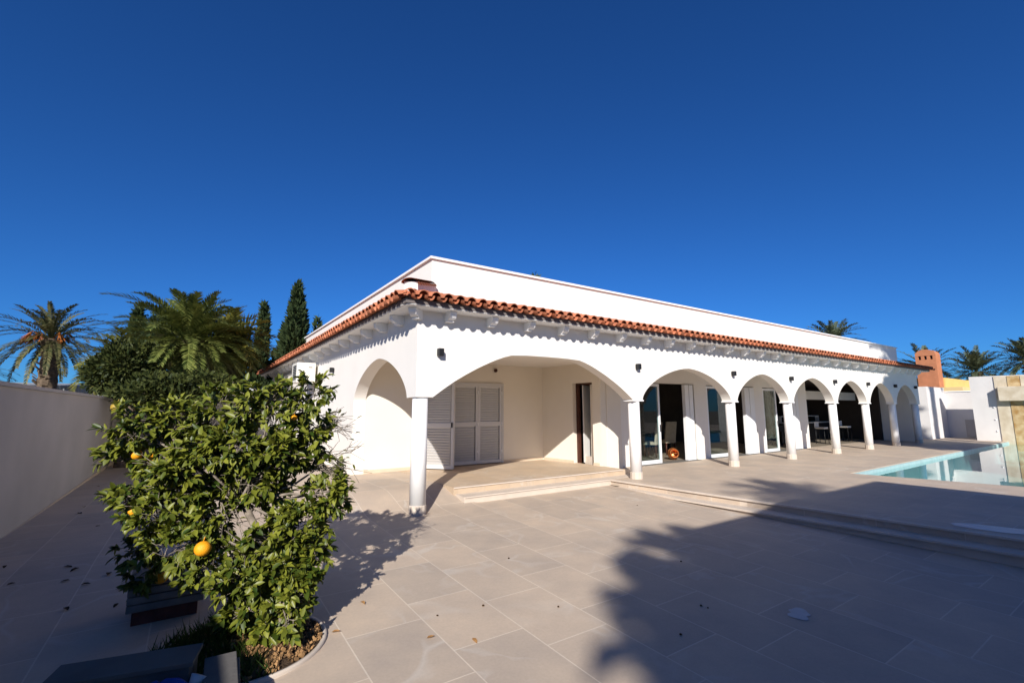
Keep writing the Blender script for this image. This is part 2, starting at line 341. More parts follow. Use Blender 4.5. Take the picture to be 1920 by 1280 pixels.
up = MB()
PN = [(10.42, -2.45), (29.3, -2.15), (29.3, -9.5), (11.75, -9.5)]       # pool outline
up.prism([(EX(-9.5), -9.5), (11.75, -9.5), (10.42, -2.45), (EX(-2.45), -2.45)], -0.5, Z1)
up.prism([(EX(-30), -30), (40, -30), (40, -9.5), (EX(-9.5), -9.5)], -0.5, Z1)
up.prism([(EX(-2.45), -2.45), (10.42, -2.45), (10.42, 0.27), (EX(0.27), 0.27)], -0.5, Z1)
up.prism([(10.42, -2.45), (29.3, -2.15), (34, -2.15), (34, 0.27), (10.42, 0.27)], -0.5, Z1)
up.prism([(5.75, 0.27), (34, 0.27), (34, 1.7), (5.75, 1.7)], -0.5, Z1)
struct('upper_terrace', up, M['paving2'])
pf = MB().prism([(0.98, 0.6), (5.7, 0.6), (5.7, 3.7), (0.98, 3.7)], -0.5, Z2)
struct('porch_floor', pf, M['porch'])
stp = MB()
stp.prism([(1.02, 0.24), (5.75, 0.24), (5.75, 0.6), (1.02, 0.6)], -0.5, Z1 + 0.003)
stp.prism([(EX(-30) - 0.30, -30), (EX(-30), -30), (EX(0.24), 0.24), (EX(0.24) - 0.05, 0.24), (EX(-2) - 0.30, -1.6)], -0.5, 0.0)
struct('steps', stp, M['step'])
ns = MB()                                          # nosing tiles overhanging the risers
ns.prism([(0.985, 0.58), (5.60, 0.58), (5.60, 0.62), (0.985, 0.62)], Z2 - 0.018, Z2 + 0.003)
ns.prism([(1.03, 0.22), (EX(0.2), 0.22), (EX(0.2), 0.262), (1.03, 0.262)], Z1 - 0.018, Z1 + 0.006)
ns.prism([(EX(-30) - 0.04, -30), (EX(-30) + 0.02, -30), (EX(0.204) + 0.02, 0.204), (EX(0.204) - 0.04, 0.204)], Z1 - 0.028, Z1 + 0.003)
ns.prism([(EX(-30) - 0.335, -30), (EX(-30) - 0.27, -30), (EX(-1.6) - 0.27, -1.6), (EX(-1.6) - 0.335, -1.6)], -0.028, 0.003)
struct('step_edging', ns, M['step'])

# pool
pb = MB()
def wallseg(mb, p, q, z0, z1, t=0.05):
    p = Vector((*p, 0)); q = Vector((*q, 0)); d = (q - p).normalized(); n = Vector((d.y, -d.x, 0)) * t
    mb.add([(p.x, p.y, z0), (q.x, q.y, z0), (q.x, q.y, z1), (p.x, p.y, z1), (p.x + n.x, p.y + n.y, z0), (q.x + n.x, q.y + n.y, z0), (q.x + n.x, q.y + n.y, z1), (p.x + n.x, p.y + n.y, z1)],
           [(0, 1, 2, 3), (5, 4, 7, 6), (3, 2, 6, 7), (0, 4, 5, 1), (0, 3, 7, 4), (1, 5, 6, 2)])
for i in range(4):
    wallseg(pb, PN[i], PN[(i + 1) % 4], -0.71, Z1 - 0.02 if i != 1 else -0.06)
pb.prism(list(reversed(PN)), -0.85, -0.70)
struct('pool_basin', pb, M['pool'])
wt = MB().add([(p[0], p[1], 0.02) for p in reversed(PN)], [(0, 1, 2, 3)])
tag(obj('pool_water', wt, M['water'], fix=False), kind='structure')

# ------------------------------------------------------------------ the villa
house = thing('villa', (0, 0, 0), 'long white single storey villa with round arches on slim columns and a red tiled eave', 'house')
SP, AP, WT = 1.93, 2.76, 3.50      # spring, apex, top of arcade wall
XC = [0.0, 5.411, 9.467, 12.772, 16.068, 19.059, 21.959, 24.88]
def arch_pts(x0, x1, zs, za, n=28, wide=False):
    c = (x0 + x1) / 2; hw = (x1 - x0) / 2; P = []
    U = [(0, 1.0), (.2, .995), (.36, .97), (.45, .89), (.55, .77), (.65, .635), (.75, .48), (.83, .345), (.92, .17), (1, 0)]
    for k in range(n + 1):
        x = x0 + (x1 - x0) * (0.5 - 0.5 * math.cos(math.pi * k / n)); u = abs(x - c) / hw
        if wide:
            z = 0
            for (ua, za_), (ub, zb_) in zip(U[:-1], U[1:]):
                if ua <= u <= ub + 1e-9: z = za_ + (zb_ - za_) * (u - ua) / (ub - ua)
        else:
            z = max(0, 1 - u ** 1.62) ** (1 / 1.62)
        P.append((x, zs + (za - zs) * z))
    return P
# right facade (faces -Y), y -0.14..0.14
poly = [(-0.14, SP)]
poly += arch_pts(0.172, XC[1] - 0.17, SP, AP + 0.02, 44, True)
for i in range(1, 7):
    poly += arch_pts(XC[i] + 0.16, XC[i + 1] - 0.16, SP, AP)
poly += [(25.10, SP)]
mb = MB().arch_wall(poly, WT, lambda p: Vector((p[0], -0.14, p[1])), (0, 0.28, 0))
obj('arcade_wall', mb, M['white'], house)
# left facade (faces -X)
poly = [(0.14, SP)] + arch_pts(0.262, 3.547, SP - 0.01, AP, 36) + [(3.547, -0.5), (19.3, -0.5)]
mb = MB().arch_wall(poly, WT, lambda p: Vector((-0.14, p[0], p[1])), (0.28, 0, 0))
obj('side_wall', mb, M['white'], house)
# columns
def column_mb(z0):
    m = MB(); m.lathe([(0.134, z0), (0.131, SP - 0.045)], n=28)
    return m
for i, x in enumerate(XC):
    zb = -0.004 if i == 0 else Z1
    c = obj('column', MB().lathe([(0.136, 0.15), (0.132, SP - zb - 0.03)], n=32), M['white_trim'], house, loc=(x, 0, zb))
    obj('base', MB().lathe([(0.146, -0.02), (0.146, 0.145), (0.14, 0.153)], n=12, smooth=False), M['step'], c, loc=(x, 0, zb))
    cp = MB()
    if i == 0: cp.box(-0.10, 0.10, -0.10, 0.10, SP - zb - 0.03, SP - zb - 0.001)
    else:
        cp.box(-0.185, 0.185, -0.155, 0.155, SP - zb - 0.03, SP - zb - 0.001)
    obj('capital', cp, M['white_trim'], c, loc=(x, 0, zb))
# porch walls
DW0, DW1 = Vector((5.45, 3.55)), Vector((5.68, 1.37))
pw = MB()
pw.box(0.1405, 1.60, 3.55, 3.75, 0.0, 3.0); pw.box(4.02, 5.45, 3.55, 3.75, 0.0, 3.0); pw.box(1.60, 4.02, 3.55, 3.75, 2.43, 3.0)
def dwp(t, off=0.0):
    p = DW0 + (DW1 - DW0) * t; n = Vector((1, (DW1 - DW0).x * 0 + 0.105)).normalized(); return (p.x + n.x * off, p.y + n.y * off)
td0, td1 = 0.555, 0.875                    # door opening along the side wall of the porch
def dwseg(mb, t0, t1, z0, z1):
    A = dwp(t0); B = dwp(t1); C_ = dwp(t1, 0.24); D = dwp(t0, 0.24)
    mb.prism([A, B, C_, D], z0, z1)
dwseg(pw, -0.06, td0, 0.0, 3.0); dwseg(pw, td1, 1.0, 0.0, 3.0); dwseg(pw, td0, td1, 2.44, 3.0)
pw.prism([(5.92, 1.373), (6.45, 1.37), (6.45, 2.0), (5.92, 2.0)], 0.0, 3.0)      # pier beside the glass doors
obj('porch_wall', pw, M['cream'], house)
for (x0, x1) in ((0.16, 1.60), (4.05, 5.43)): obj('skirting', MB().box(x0, x1, 3.533, 3.549, Z2 - 0.02, Z2 + 0.075), M['tan_skirt'], house)
for (ta, tb_) in ((0.02, td0), (td1, 0.97)): obj('skirting', MB().prism([dwp(ta, -0.018), dwp(tb_, -0.018), dwp(tb_, -0.003), dwp(ta, -0.003)], Z2 - 0.02, Z2 + 0.07), M['tan_skirt'], house)

ce = MB(); ce.box(0.141, 17.85, 0.141, 7.0, 2.96, 3.1); ce.box(17.851, 26.0, 0.141, 1.6, 2.961, 3.1)
obj('porch_ceiling', ce, M['ceil'], house)
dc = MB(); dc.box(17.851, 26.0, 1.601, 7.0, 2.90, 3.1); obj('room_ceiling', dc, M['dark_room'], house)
# brown door
door = MB()
A = Vector((*dwp(td0 + 0.012, 0.02), 0)); 
j0 = dwp(td0 + 0.004, 0.05); 
dj = MB(); dj.prism([dwp(td0 + 0.003, 0.13), dwp(td0 + 0.04, 0.13), dwp(td0 + 0.04, 0.22), dwp(td0 + 0.003, 0.22)], Z2 - 0.02, 2.437)
dj.prism([dwp(td0 + 0.0405, 0.13), dwp(td1 - 0.003, 0.13), dwp(td1 - 0.003, 0.22), dwp(td0 + 0.0405, 0.22)], 2.39, 2.436)
df = obj('door_frame', dj, M['brown'], house)
dl = MB(); p0 = Vector((*dwp(td0 + 0.07, 0.23), 0)); dl.obox((p0.x + 0.36, p0.y + 0.14, 1.32), Vector((0.36, 0.16, 0)), Vector((0.003, 0.02, 0)), Vector((0, 0, 1.06)))
obj('door', dl, M['white_trim'], house)
# shutters
def louvre(mb, w, h, fr=0.07, mid=True, t=0.035):
    """leaf in local x (0..w), y thickness, z 0..h"""
    mb.box(0, fr, -t, t, 0, h); mb.box(w - fr, w, -t, t, 0, h)
    mb.box(fr, w - fr, -t, t, 0, fr * 1.2); mb.box(fr, w - fr, -t, t, h - fr, h)
    bands = [(fr * 1.2, h - fr)]
    if mid:
        zm = h * 0.50; mb.box(fr, w - fr, -t, t, zm - 0.055, zm + 0.055); bands = [(fr * 1.2, zm - 0.055), (zm + 0.055, h - fr)]
    for (a0, b0) in bands:
        n = int((b0 - a0) / 0.062)
        for k in range(n):
            z = a0 + (k + 0.5) * (b0 - a0) / n
            mb.obox((w / 2 - 0.012, 0, z), Vector(((w - 2 * fr) / 2 - 0.012, 0, 0)), Vector((0, 0.024, -0.034)), Vector((0, 0.004, 0.003)))
ZD = Z2 + 0.015
fr = MB(); fr.box(1.60, 1.655, 3.50, 3.60, ZD, 2.43); fr.box(3.965, 4.02, 3.50, 3.60, ZD, 2.43); fr.box(1.655, 3.965, 3.50, 3.60, 2.385, 2.43)
shf = obj('shutter_frame', fr, M['shutter'], house)
for x0 in (2.425, 3.195):
    m = MB(); louvre(m, 0.765, 2.11)
    o = obj('shutter', m, M['shutter'], house, loc=(x0, 3.545, ZD + 0.01))
    for z in (0.25, 1.0, 1.85): obj('hinge', MB().tube([(0.755, -0.045, z), (0.755, -0.045, z + 0.09)], 0.014, 8), M['alu'], o, loc=(x0, 3.545, ZD + 0.01))
m = MB(); louvre(m, 0.80, 2.11)
o = obj('shutter', m, M['shutter'], house, loc=(1.635, 3.50, ZD + 0.01)); o.rotation_euler = (0, 0, R(-50))
o['label'] = 'open louvred shutter leaf'
h = obj('handle', MB().box(0.745, 0.775, -0.07, -0.035, 1.0, 1.12), M['black'], o, loc=(1.635, 3.50, ZD + 0.01)); h.location = (0, 0, 0)
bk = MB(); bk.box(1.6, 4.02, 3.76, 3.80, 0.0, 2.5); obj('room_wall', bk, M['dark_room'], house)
# room shell behind the glass doors
rs = MB()
rs.box(5.95, 25.9, 7.0, 7.15, 0.0, 3.0); rs.box(6.95, 7.05, 1.83, 7.0, 0.0, 3.0); rs.box(25.6, 25.74, 1.62, 7.0, 0, 3.0); rs.box(17.9, 18.0, 3.2, 7.0, 0, 3.0)
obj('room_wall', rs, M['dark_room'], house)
rf = MB(); rf.prism([(5.75, 1.7), (26, 1.7), (26, 7), (5.75, 7)], 0.0, Z1 + 0.01); obj('room_floor', rf, M['room_floor'], house)
obj('inner_step', MB().box(5.86, 6.3, 1.75, 2.2, Z1 + 0.011, 0.42), M['step'], house)
# wall with glass doors along Y=1.6
YW = 1.6
wb = MB()
for (x0, x1) in ((6.45, 7.2), (10.13, 10.80), (13.75, 14.35), (17.03, 17.78)):
    wb.box(x0, x1, YW, YW + 0.22, 0.0, 2.96)
wb.box(7.2, 10.13, YW, YW + 0.22, 2.50, 2.96); wb.box(10.80, 13.75, YW, YW + 0.22, 2.50, 2.96); wb.box(14.35, 17.03, YW, YW + 0.22, 2.50, 2.96)
obj('garden_front_wall', wb, M['white'], house)
ew = MB(); ew.box(25.75, 26.0, 0.30, 1.9, 0.0, 2.959); obj('end_wall', ew, M['white'], house)
def slider(x0, x1, y, parent, zt=2.47, fw=0.07):
    m = MB(); z0 = Z1 + 0.012
    m.box(x0, x0 + fw, y, y + 0.06, z0, zt); m.box(x1 - fw, x1, y, y + 0.06, z0, zt); m.box(x0 + fw, x1 - fw, y, y + 0.06, z0, z0 + 0.10); m.box(x0 + fw, x1 - fw, y, y + 0.06, zt - 0.08, zt)
    f = obj('glass_door', m, M['alu'], parent)
    g = MB(); g.box(x0 + fw, x1 - fw, y + 0.022, y + 0.034, z0 + 0.10, zt - 0.08); obj('glass', g, M['glass'], f)
    h_ = MB(); h_.box(x1 - fw * 0.65, x1 - fw * 0.35, y - 0.035, y - 0.001, 1.05, 1.25); obj('handle', h_, M['dark_alu'], f)
    return f
slider(7.22, 8.42, YW + 0.02, house)
slider(10.82, 12.1, YW + 0.02, house)
slider(14.37, 15.35, YW + 0.02, house)
def stack(x0, x1, n):                                # folded white shutter panels beside the piers
    wdt = (x1 - x0) / n
    for k in range(n):
        m = MB(); xa = x0 + k * wdt; m.box(xa + 0.012, xa + wdt - 0.02, YW - 0.06, YW + 0.05, Z1 + 0.02, 2.47)
        obj('folded_panel', m, M['alu'], house)
stack(9.56, 10.0, 2); stack(13.0, 13.66, 2); stack(16.45, 16.95, 2)
for (x0, x1) in ((10.02, 10.125), (13.67, 13.745), (16.96, 17.025)): obj('door_seal', MB().box(x0, x1, YW + 0.03, YW + 0.12, Z1 + 0.01, 2.49), M['dark_alu'], house)
for (x0, x1) in ((7.2, 10.13), (10.80, 13.75), (14.35, 17.03)): obj('door_track', MB().box(x0, x1, YW - 0.14, YW + 0.2, Z1 - 0.02, Z1 + 0.012), M['grey_board'], house)
bh = MB(); bh.box(18.25, 25.55, 2.6, 2.75, 2.13, 2.52); obj('bulkhead', bh, M['white'], house)

# eave soffit, corbels, tiles
OE, ZE = 0.557, 3.535
so = MB(); XR = 25.75; YL = 19.4
so.prism([(-0.47, -0.47), (XR - 0.05, -0.47), (XR - 0.05, 0.0), (0.0, 0.0)], 3.426, 3.52)
so.prism([(-0.47, -0.47), (0.0, 0.0), (0.0, YL), (-0.47, YL)], 3.426, 3.52)
so.box(25.10, XR - 0.05, 0.001, 5.0, 3.426, 3.485)
obj('soffit', so, M['white_trim'], house)
cb = MB()
prof = [(0, 0), (0.30, 0), (0.30, -0.04), (0.285, -0.08), (0.25, -0.115), (0.20, -0.140), (0.16, -0.150), (0.16, -0.172), (0, -0.172)]
cb.extrude_poly([(p[0] * 0.8, p[1]) for p in prof], lambda p: Vector((-0.065, -p[0], p[1])), (0.13, 0, 0))
cor0 = obj('corbel', cb, M['white_trim'], house, loc=(0.43, -0.139, 3.425))
for k in range(1, 29):
    c = cor0.copy(); COL.objects.link(c); c.parent = house; c.location = (0.43 + 0.872 * k, -0.139, 3.425)
for k in range(0, 21):
    c = cor0.copy(); COL.objects.link(c); c.parent = house; c.location = (-0.139, 0.56 + 0.92 * k, 3.425); c.rotation_euler = (0, 0, R(-90))
c = cor0.copy(); COL.objects.link(c); c.parent = house; c.location = (-0.10, -0.10, 3.425); c.rotation_euler = (0, 0, R(-45)); c.scale = (1.0, 1.35, 1.0)

# roof tiles: barrel caps over concave pans, courses overlapping
PX, PY, ZP0, ZP1 = 1.18, 2.27, 4.28, 5.303
def tile_row(mb, base, alongdir, up, nrm, length, cw=0.225, seg=6):
    """one column of tiles starting at eave point base, running along unit vector up"""
    course = 0.36; nC = max(1, int(math.ceil(length / course)))
    for c in range(nC):
        s0 = c * course; s1 = min(s0 + course + 0.06, length)
        if s1 - s0 < 0.03: continue
        jit = rnd.uniform(-0.012, 0.012); lift = 0.02
        for kind in ('cap', 'pan'):
            vs = []; fs = []
            for (s, r, lf) in ((s0 - (0.05 if c == 0 else 0) + jit, 0.094, lift), (s1, 0.076, 0.0)):
                for q in range(seg + 1):
                    th = math.pi * q / seg
                    if kind == 'cap':
                        p = base + up * s + alongdir * (r * math.cos(th)) + nrm * (r * math.sin(th) * 0.95 + 0.035 + lf)
                    else:
                        p = base + up * (s - (0.06 if c == 0 else 0.02)) + alongdir * (cw / 2 + 0.066 * math.cos(th)) + nrm * (0.055 - 0.085 * math.sin(th) + lf * 0.6)
                    vs.append(p)
            n1 = seg + 1
            for q in range(seg): fs.append((q, q + 1, n1 + q + 1, n1 + q))
            if kind == 'cap':           # thickness at the lower lip
                vs2 = []
                for q in range(seg + 1):
                    th = math.pi * q / seg; r = 0.078
                    vs2.append(base + up * (s0 - (0.05 if c == 0 else 0) + jit) + alongdir * (r * math.cos(th)) + nrm * (r * math.sin(th) * 0.95 + 0.035 + lift))
                o = len(vs); vs += vs2
                for q in range(seg): fs.append((q, o + q, o + q + 1, q + 1))
            mb.add(vs, fs, True)
tl = MB()
upR = Vector((0, PY + OE, ZP0 - ZE)); LR = upR.length; upRn = upR.normalized(); nR = Vector((1, 0, 0)).cross(upRn).normalized()
upL = Vector((PX + OE, 0, ZP0 - ZE)); LL = upL.length; upLn = upL.normalized(); nL = upLn.cross(Vector((0, 1, 0))).normalized()
if nL.z < 0: nL = -nL
k = 0
x = -0.48
while x < XR - 0.05:
    # hip clip: on this slope the hip is reached where x = -OE + t*(PX+OE)
    t = min(1.0, (x + OE) / (PX + OE)); 
    tile_row(tl, Vector((x, -OE, ZE)), Vector((1, 0, 0)), upRn, nR, LR * t)
    x += 0.2255
y = -0.42
while y < YL - 0.05:
    t = min(1.0, (y + OE) / (PY + OE))
    tile_row(tl, Vector((-OE, y, ZE)), Vector((0, 1, 0)), upLn, nL, LL * t)
    y += 0.2255
roof = obj('tiled_roof', tl, M['terra'], house, fix=False)
rd = MB()                                            # deck under the tiles
rd.add([(-OE - 0.005, -OE - 0.005, ZE - 0.004), (XR, -OE - 0.005, ZE - 0.004), (XR, PY, ZP0 - 0.0), (PX, PY, ZP0), (PX, YL, ZP0), (-OE - 0.005, YL, ZE - 0.004)],
       [(0, 1, 2, 3), (0, 3, 4, 5)])
obj('roof_deck', rd, M['terra_dark'], house)
fs_ = MB(); fs_.prism([(-0.505, -0.505), (XR - 0.05, -0.505), (XR - 0.05, -0.471), (-0.471, -0.471)], 3.446, 3.53); fs_.prism([(-0.505, -0.505), (-0.471, -0.471), (-0.471, YL), (-0.505, YL)], 3.446, 3.53)
obj('fascia', fs_, M['fascia'], house)
sc = MB(); V = []; F = []                                # scalloped pale bead under the fascia, standing for sun spots between the tiles
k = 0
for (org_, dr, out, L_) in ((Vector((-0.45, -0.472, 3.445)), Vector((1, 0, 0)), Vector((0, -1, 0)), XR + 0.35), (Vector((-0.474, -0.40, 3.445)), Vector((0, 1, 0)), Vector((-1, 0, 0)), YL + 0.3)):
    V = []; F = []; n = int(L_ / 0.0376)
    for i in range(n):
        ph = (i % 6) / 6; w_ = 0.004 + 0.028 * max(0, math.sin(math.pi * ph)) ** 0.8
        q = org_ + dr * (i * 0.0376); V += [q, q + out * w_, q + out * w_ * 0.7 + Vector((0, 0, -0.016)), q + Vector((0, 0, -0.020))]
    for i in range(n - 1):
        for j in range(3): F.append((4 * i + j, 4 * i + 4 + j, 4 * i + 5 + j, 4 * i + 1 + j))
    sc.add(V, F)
obj('sun_spot_bead', sc, M['mortar'], house)
# hip: mortar bed and ridge tiles
h0 = Vector((-0.24, -0.04, ZE + 0.23)); h1 = Vector((PX - 0.02, PY - 0.03, ZP0 + 0.17)); hd = (h1 - h0).normalized(); hs_ = Vector((hd.y, -hd.x, 0)).normalized(); hu = hs_.cross(hd)
hm = MB(); hm.obox((h0 + h1) / 2 - Vector((0, 0, 0.0)), hd * ((h1 - h0).length / 2), hs_ * 0.12, hu * 0.17); obj('hip_mortar', hm, M['mortar'], house)
ht = MB(); L_ = (h1 - h0).length; n = 8
for k in range(n):
    s0 = L_ * k / n - 0.08; s1 = L_ * (k + 1) / n + 0.03; vs = []; fs = []
    for (s, r, lf) in ((s0, 0.155, 0.035), (s1, 0.14, 0.0)):
        for q in range(9):
            th = math.pi * q / 8; vs.append(h0 + hd * s + hs_ * (r * math.cos(th)) + hu * (r * 0.6 * math.sin(th) + 0.11 + lf))
    for q in range(8): fs.append((q, q + 1, 10 + q, 9 + q))
    ht.add(vs, fs, True)
obj('hip_tiles', ht, M['terra'], house, fix=False)
# parapet
pr = MB(); XP, YP = 31.3, 22.4
pr.box(PX, XP, PY, PY + 0.22, ZP0 - 0.6, ZP1 - 0.055); pr.box(PX, PX + 0.22, PY + 0.22, YP, ZP0 - 0.6, ZP1 - 0.055); pr.box(XP - 0.22, XP, PY + 0.22, YP, ZP0 - 2.6, ZP1 - 0.055)
pr.box(25.75, XP, PY, PY + 0.22, 0.0, ZP0 - 0.601)
obj('parapet', pr, M['white'], house)
cp = MB(); cp.box(PX - 0.06, XP + 0.04, PY - 0.06, PY + 0.26, ZP1 - 0.054, ZP1); cp.box(PX - 0.06, PX + 0.26, PY + 0.26, YP, ZP1 - 0.054, ZP1)
obj('coping', cp, M['white_trim'], house)
rr = MB(); rr.box(PX + 0.22, XP - 0.22, PY + 0.22, YP, 4.55, 4.65); obj('flat_roof', rr, M['grey_roof'], house)

# ------------------------------------------------------------------ wall lamps
def lamp_parts():
    m = MB(); m.box(-0.055, 0.055, -0.11, 0.0, -0.065, 0.065)
    return m
lamp_x = [0.27, 5.40, 9.43, 12.77, 16.01, 19.03, 22.0, 24.58]
where = ['above the corner column', 'between the wide arch and the first narrow arch', 'above the third column from the corner', 'above the fourth column from the corner',
         'above the fifth column from the corner', 'above the sixth column from the corner', 'above the seventh column at the edge of palm shade', 'above the last shaded column at the far end']
first = None
for i, x in enumerate(lamp_x):
    lb = 'black cube lamp on the arcade ' + where[i]
    if first is None:
        first = thing('wall_lamp', (x, -0.141, 2.71), lb, 'lamp', 'black wall lamps over the arcade columns')
        b = MB(); b.box(-0.05, 0.05, -0.115, -0.018, -0.065, 0.065); bevel(obj('lamp_body', b, M['black'], first, loc=(x, -0.141, 2.71)))
        b = MB(); b.box(-0.035, 0.035, -0.018, 0.0, -0.045, 0.045); obj('bracket', b, M['black'], first, loc=(x, -0.141, 2.71))
        b = MB(); b.box(-0.036, 0.036, -0.10, -0.03, -0.069, -0.0652); obj('lens', b, M['lens'], first, loc=(x, -0.141, 2.71))
    else: copy_tree(first, None, (x, -0.141, 2.71 if i < 3 else 2.68), 0.0, None, lb)
copy_tree(first, None, (-0.141, 5.55, 2.78), R(-90), None, 'small black cube lamp on the sunlit side wall beside the citrus tree')

# air conditioner on the side wall
ac = thing('air_conditioner', (-0.141, 7.9, 2.5), 'cream air conditioning unit hung under the side eave behind the citrus tree', 'air conditioner')
b = MB(); b.box(-0.75, -0.22, 7.5, 8.35, 2.52, 3.13); bevel(obj('casing', b, M['ac'], ac), 0.02)
for y in (7.6, 8.2): obj('bracket', MB().box(-0.22, -0.141, y, y + 0.06, 2.6, 2.66), M['black'], ac)
b = MB()
for k in range(9): b.box(-0.764, -0.751, 7.6, 8.1, 2.62 + k * 0.05, 2.645 + k * 0.05)
obj('grille', b, M['dark_alu'], ac)
b = MB(); b.box(-0.42, -0.32, 7.492, 7.499, 2.98, 3.0); obj('vent_slot', b, M['dark_alu'], ac)
# doorbell-like sensor on the porch ceiling
sp = thing('motion_sensor', (2.9, 3.549, 2.72), 'small brown sensor high on the porch back wall above the shutters', 'sensor')
b = MB(); b.lathe([(0.02, -0.05), (0.05, -0.03), (0.05, 0.03), (0.03, 0.05)], (3.75, 3.50, 2.80), n=14); obj('sensor_body', b, M['brown'], sp)
b = MB(); b.box(3.725, 3.775, 3.53, 3.549, 2.77, 2.83); obj('mount', b, M['brown'], sp)

# ------------------------------------------------------------------ garden wall, left
gw = thing('garden_wall', (-5.25, 0, 0), 'long plain garden wall in shade on the left side', 'wall')
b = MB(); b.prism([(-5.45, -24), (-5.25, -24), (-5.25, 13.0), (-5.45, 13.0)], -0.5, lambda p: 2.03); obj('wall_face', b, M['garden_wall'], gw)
b = MB(); b.box(-5.25, -0.2, 13.05, 13.25, -0.5, 1.98); obj('return_wall', b, M['garden_wall'], gw)
b = MB(); b.prism([(-5.48, -24), (-5.215, -24), (-5.215, 13.02), (-5.48, 13.02)], 2.031, 2.085); obj('coping', b, M['garden_wall'], gw)
b = MB(); b.prism([(-5.249, -24), (-5.232, -24), (-5.232, 13.0), (-5.249, 13.0)], lambda p: -0.4, lambda p: gz(p[1]) + 0.09); obj('skirting', b, M['tan_skirt'], gw)

# shed beyond the garden wall
sh = thing('shed', (-9, 28, 0), 'grey corrugated shed roof beyond the end of the garden wall', 'shed')
b = MB(); b.box(-16, -5.6, 27, 34, -0.9, 2.75); obj('wall', b, M['garden_wall'], sh)
b = MB(); V = []; F = []
n = 150
for i in range(n + 1):
    x = -16.3 + 11.0 * i / n; dz = 0.03 * math.cos(i * math.pi)
    V += [(x, 26.7 + dz, 1.9), (x, 26.7 + dz, 3.02), (x, 30.5, 3.30)]
for i in range(n): F += [(3 * i, 3 * i + 3, 3 * i + 4, 3 * i + 1), (3 * i + 1, 3 * i + 4, 3 * i + 5, 3 * i + 2)]
b.add(V, F); obj('roof', b, M['grey_roof'], sh, fix=False)
vp = thing('vent_pipe', (-2.3, 8.5, 0), 'white vent pipe rising just behind the top of the citrus tree', 'pipe')
pz = 2.15
b = MB(); b.tube([(-2.0, 6.5, 0), (-2.0, 6.5, 2.18)], 0.045, 12); obj('pipe', b, M['pipe'], vp)
b = MB(); b.lathe([(0.055, 2.17), (0.06, 2.19), (0.06, 2.26), (0.03, 2.28)], (-2.0, 6.5, 0), n=14); obj('cap', b, M['pipe'], vp)

# ------------------------------------------------------------------ right end: piers, boundary wall, waterfall wall, neighbour
M['far_white'] = mat('duller_white_render', (0.66, 0.63, 0.60), 0.85, 0.15, var=0.05, vscale=1.2, bump=0.12, bscale=40)  # duller white than the villa walls
bp = thing('boundary_wall', (30, 0, 0), 'white boundary wall with a square pier behind the end of the arcade', 'wall')
b = MB(); b.box(31.5, 31.75, -9.5, 3.6, -0.5, 2.60); obj('wall_face', b, M['far_white'], bp)
b = MB(); b.box(28.5, 31.499, 0.42, 2.2, 0.0, 2.84); obj('pier', b, M['far_white'], bp)
b = MB(); b.box(31.46, 31.80, -9.5, 0.40, 2.601, 2.65); obj('coping', b, M['white_trim'], bp)
b = MB(); b.box(31.42, 31.499, -0.9, -0.3, 0.2, 1.1); obj('hatch', b, M['garden_wall'], bp)
wf = thing('waterfall_wall', (29.3, -3, 0), 'tall poolside waterfall wall with travertine slabs and a projecting spout block', 'wall')
b = MB(); b.box(29.3, 29.62, -9.5, -1.1, -1.5, 3.28); obj('wall_face', b, M['far_white'], wf)
yy = -1.98
seq = [0.46, 0.44, 0.42, 0.42, 0.46, 0.44, 0.42, 0.46, 0.44, 0.42, 0.46]
for i, wd in enumerate(seq):
    b = MB(); b.box(29.26 - (0.02 if i % 2 else 0.0), 29.299, yy - wd + 0.012, yy - 0.012, -0.3, 3.25)
    o = obj('stone_slab', b, M['rust'] if i in (1, 3) else M['stone'], wf)
    if i == 1: o['label'] = 'rust stained slab'
    yy -= wd
b = MB(); b.box(28.95, 29.23, -4.6, -2.12, 2.05, 2.74); bevel(obj('spout_block', b, M['stone'], wf), 0.02)
b = MB()
for z in (1.75, 1.15, 0.6): b.tube([(29.301, -1.86, z), (29.27, -1.86, z)], 0.03, 10)
obj('nozzle', b, M['alu'], wf)

nh = thing('neighbour_house', (42, 2, 0), 'ochre neighbouring house with an orange terracotta chimney beyond the white boundary wall', 'house')
b = MB(); b.box(38, 62, 1.8, 9, -0.9, 3.72); obj('wall', b, M['yellow'], nh)
b = MB(); b.box(36.9, 46, 0.75, 1.799, -0.9, 3.05); obj('front_wing', b, M['yellow2'], nh)
b = MB(); b.box(37.985, 37.999, 2.62, 3.0, 2.4, 3.4); obj('window', b, M['dark_alu'], nh)
b = MB()
for i in range(14):
    b.tube([(47.0 + i * 0.3, 0.1, 2.95), (47.0 + i * 0.3, 1.79, 3.3)], 0.13, 8)
obj('tiled_roof', b, M['terra'], nh)
# chimney
CX0, CX1, CY0, CY1 = 37.0, 37.98, 1.86, 2.92
b = MB(); b.box(CX0, CX1, CY0, CY1, 1.0, 4.92)
wy = (CY1 - CY0)
for k in range(4):
    ya = CY0 + wy * (k * 2 / 7) + (0 if k == 0 else 0.0); b.box(CX0, CX0 + 0.15, CY0 + wy * k * 0.2833, CY0 + wy * (k * 0.2833 + 0.15), 4.921, 5.17)
b.box(CX0 + 0.151, CX1, CY0, CY1, 4.921, 5.17)
P = [(CY0, 5.171)] + [((CY0 + CY1) / 2 - (wy / 2) * math.cos(t), 5.24 + 0.36 * math.sin(t)) for t in [math.pi * q / 12 for q in range(13)]] + [(CY1, 5.171)]
b.extrude_poly(P, lambda p: Vector((CX0 - 0.015, p[0], p[1])), (CX1 - CX0 + 0.03, 0, 0))
ch = obj('chimney', b, M['chimney'], nh)
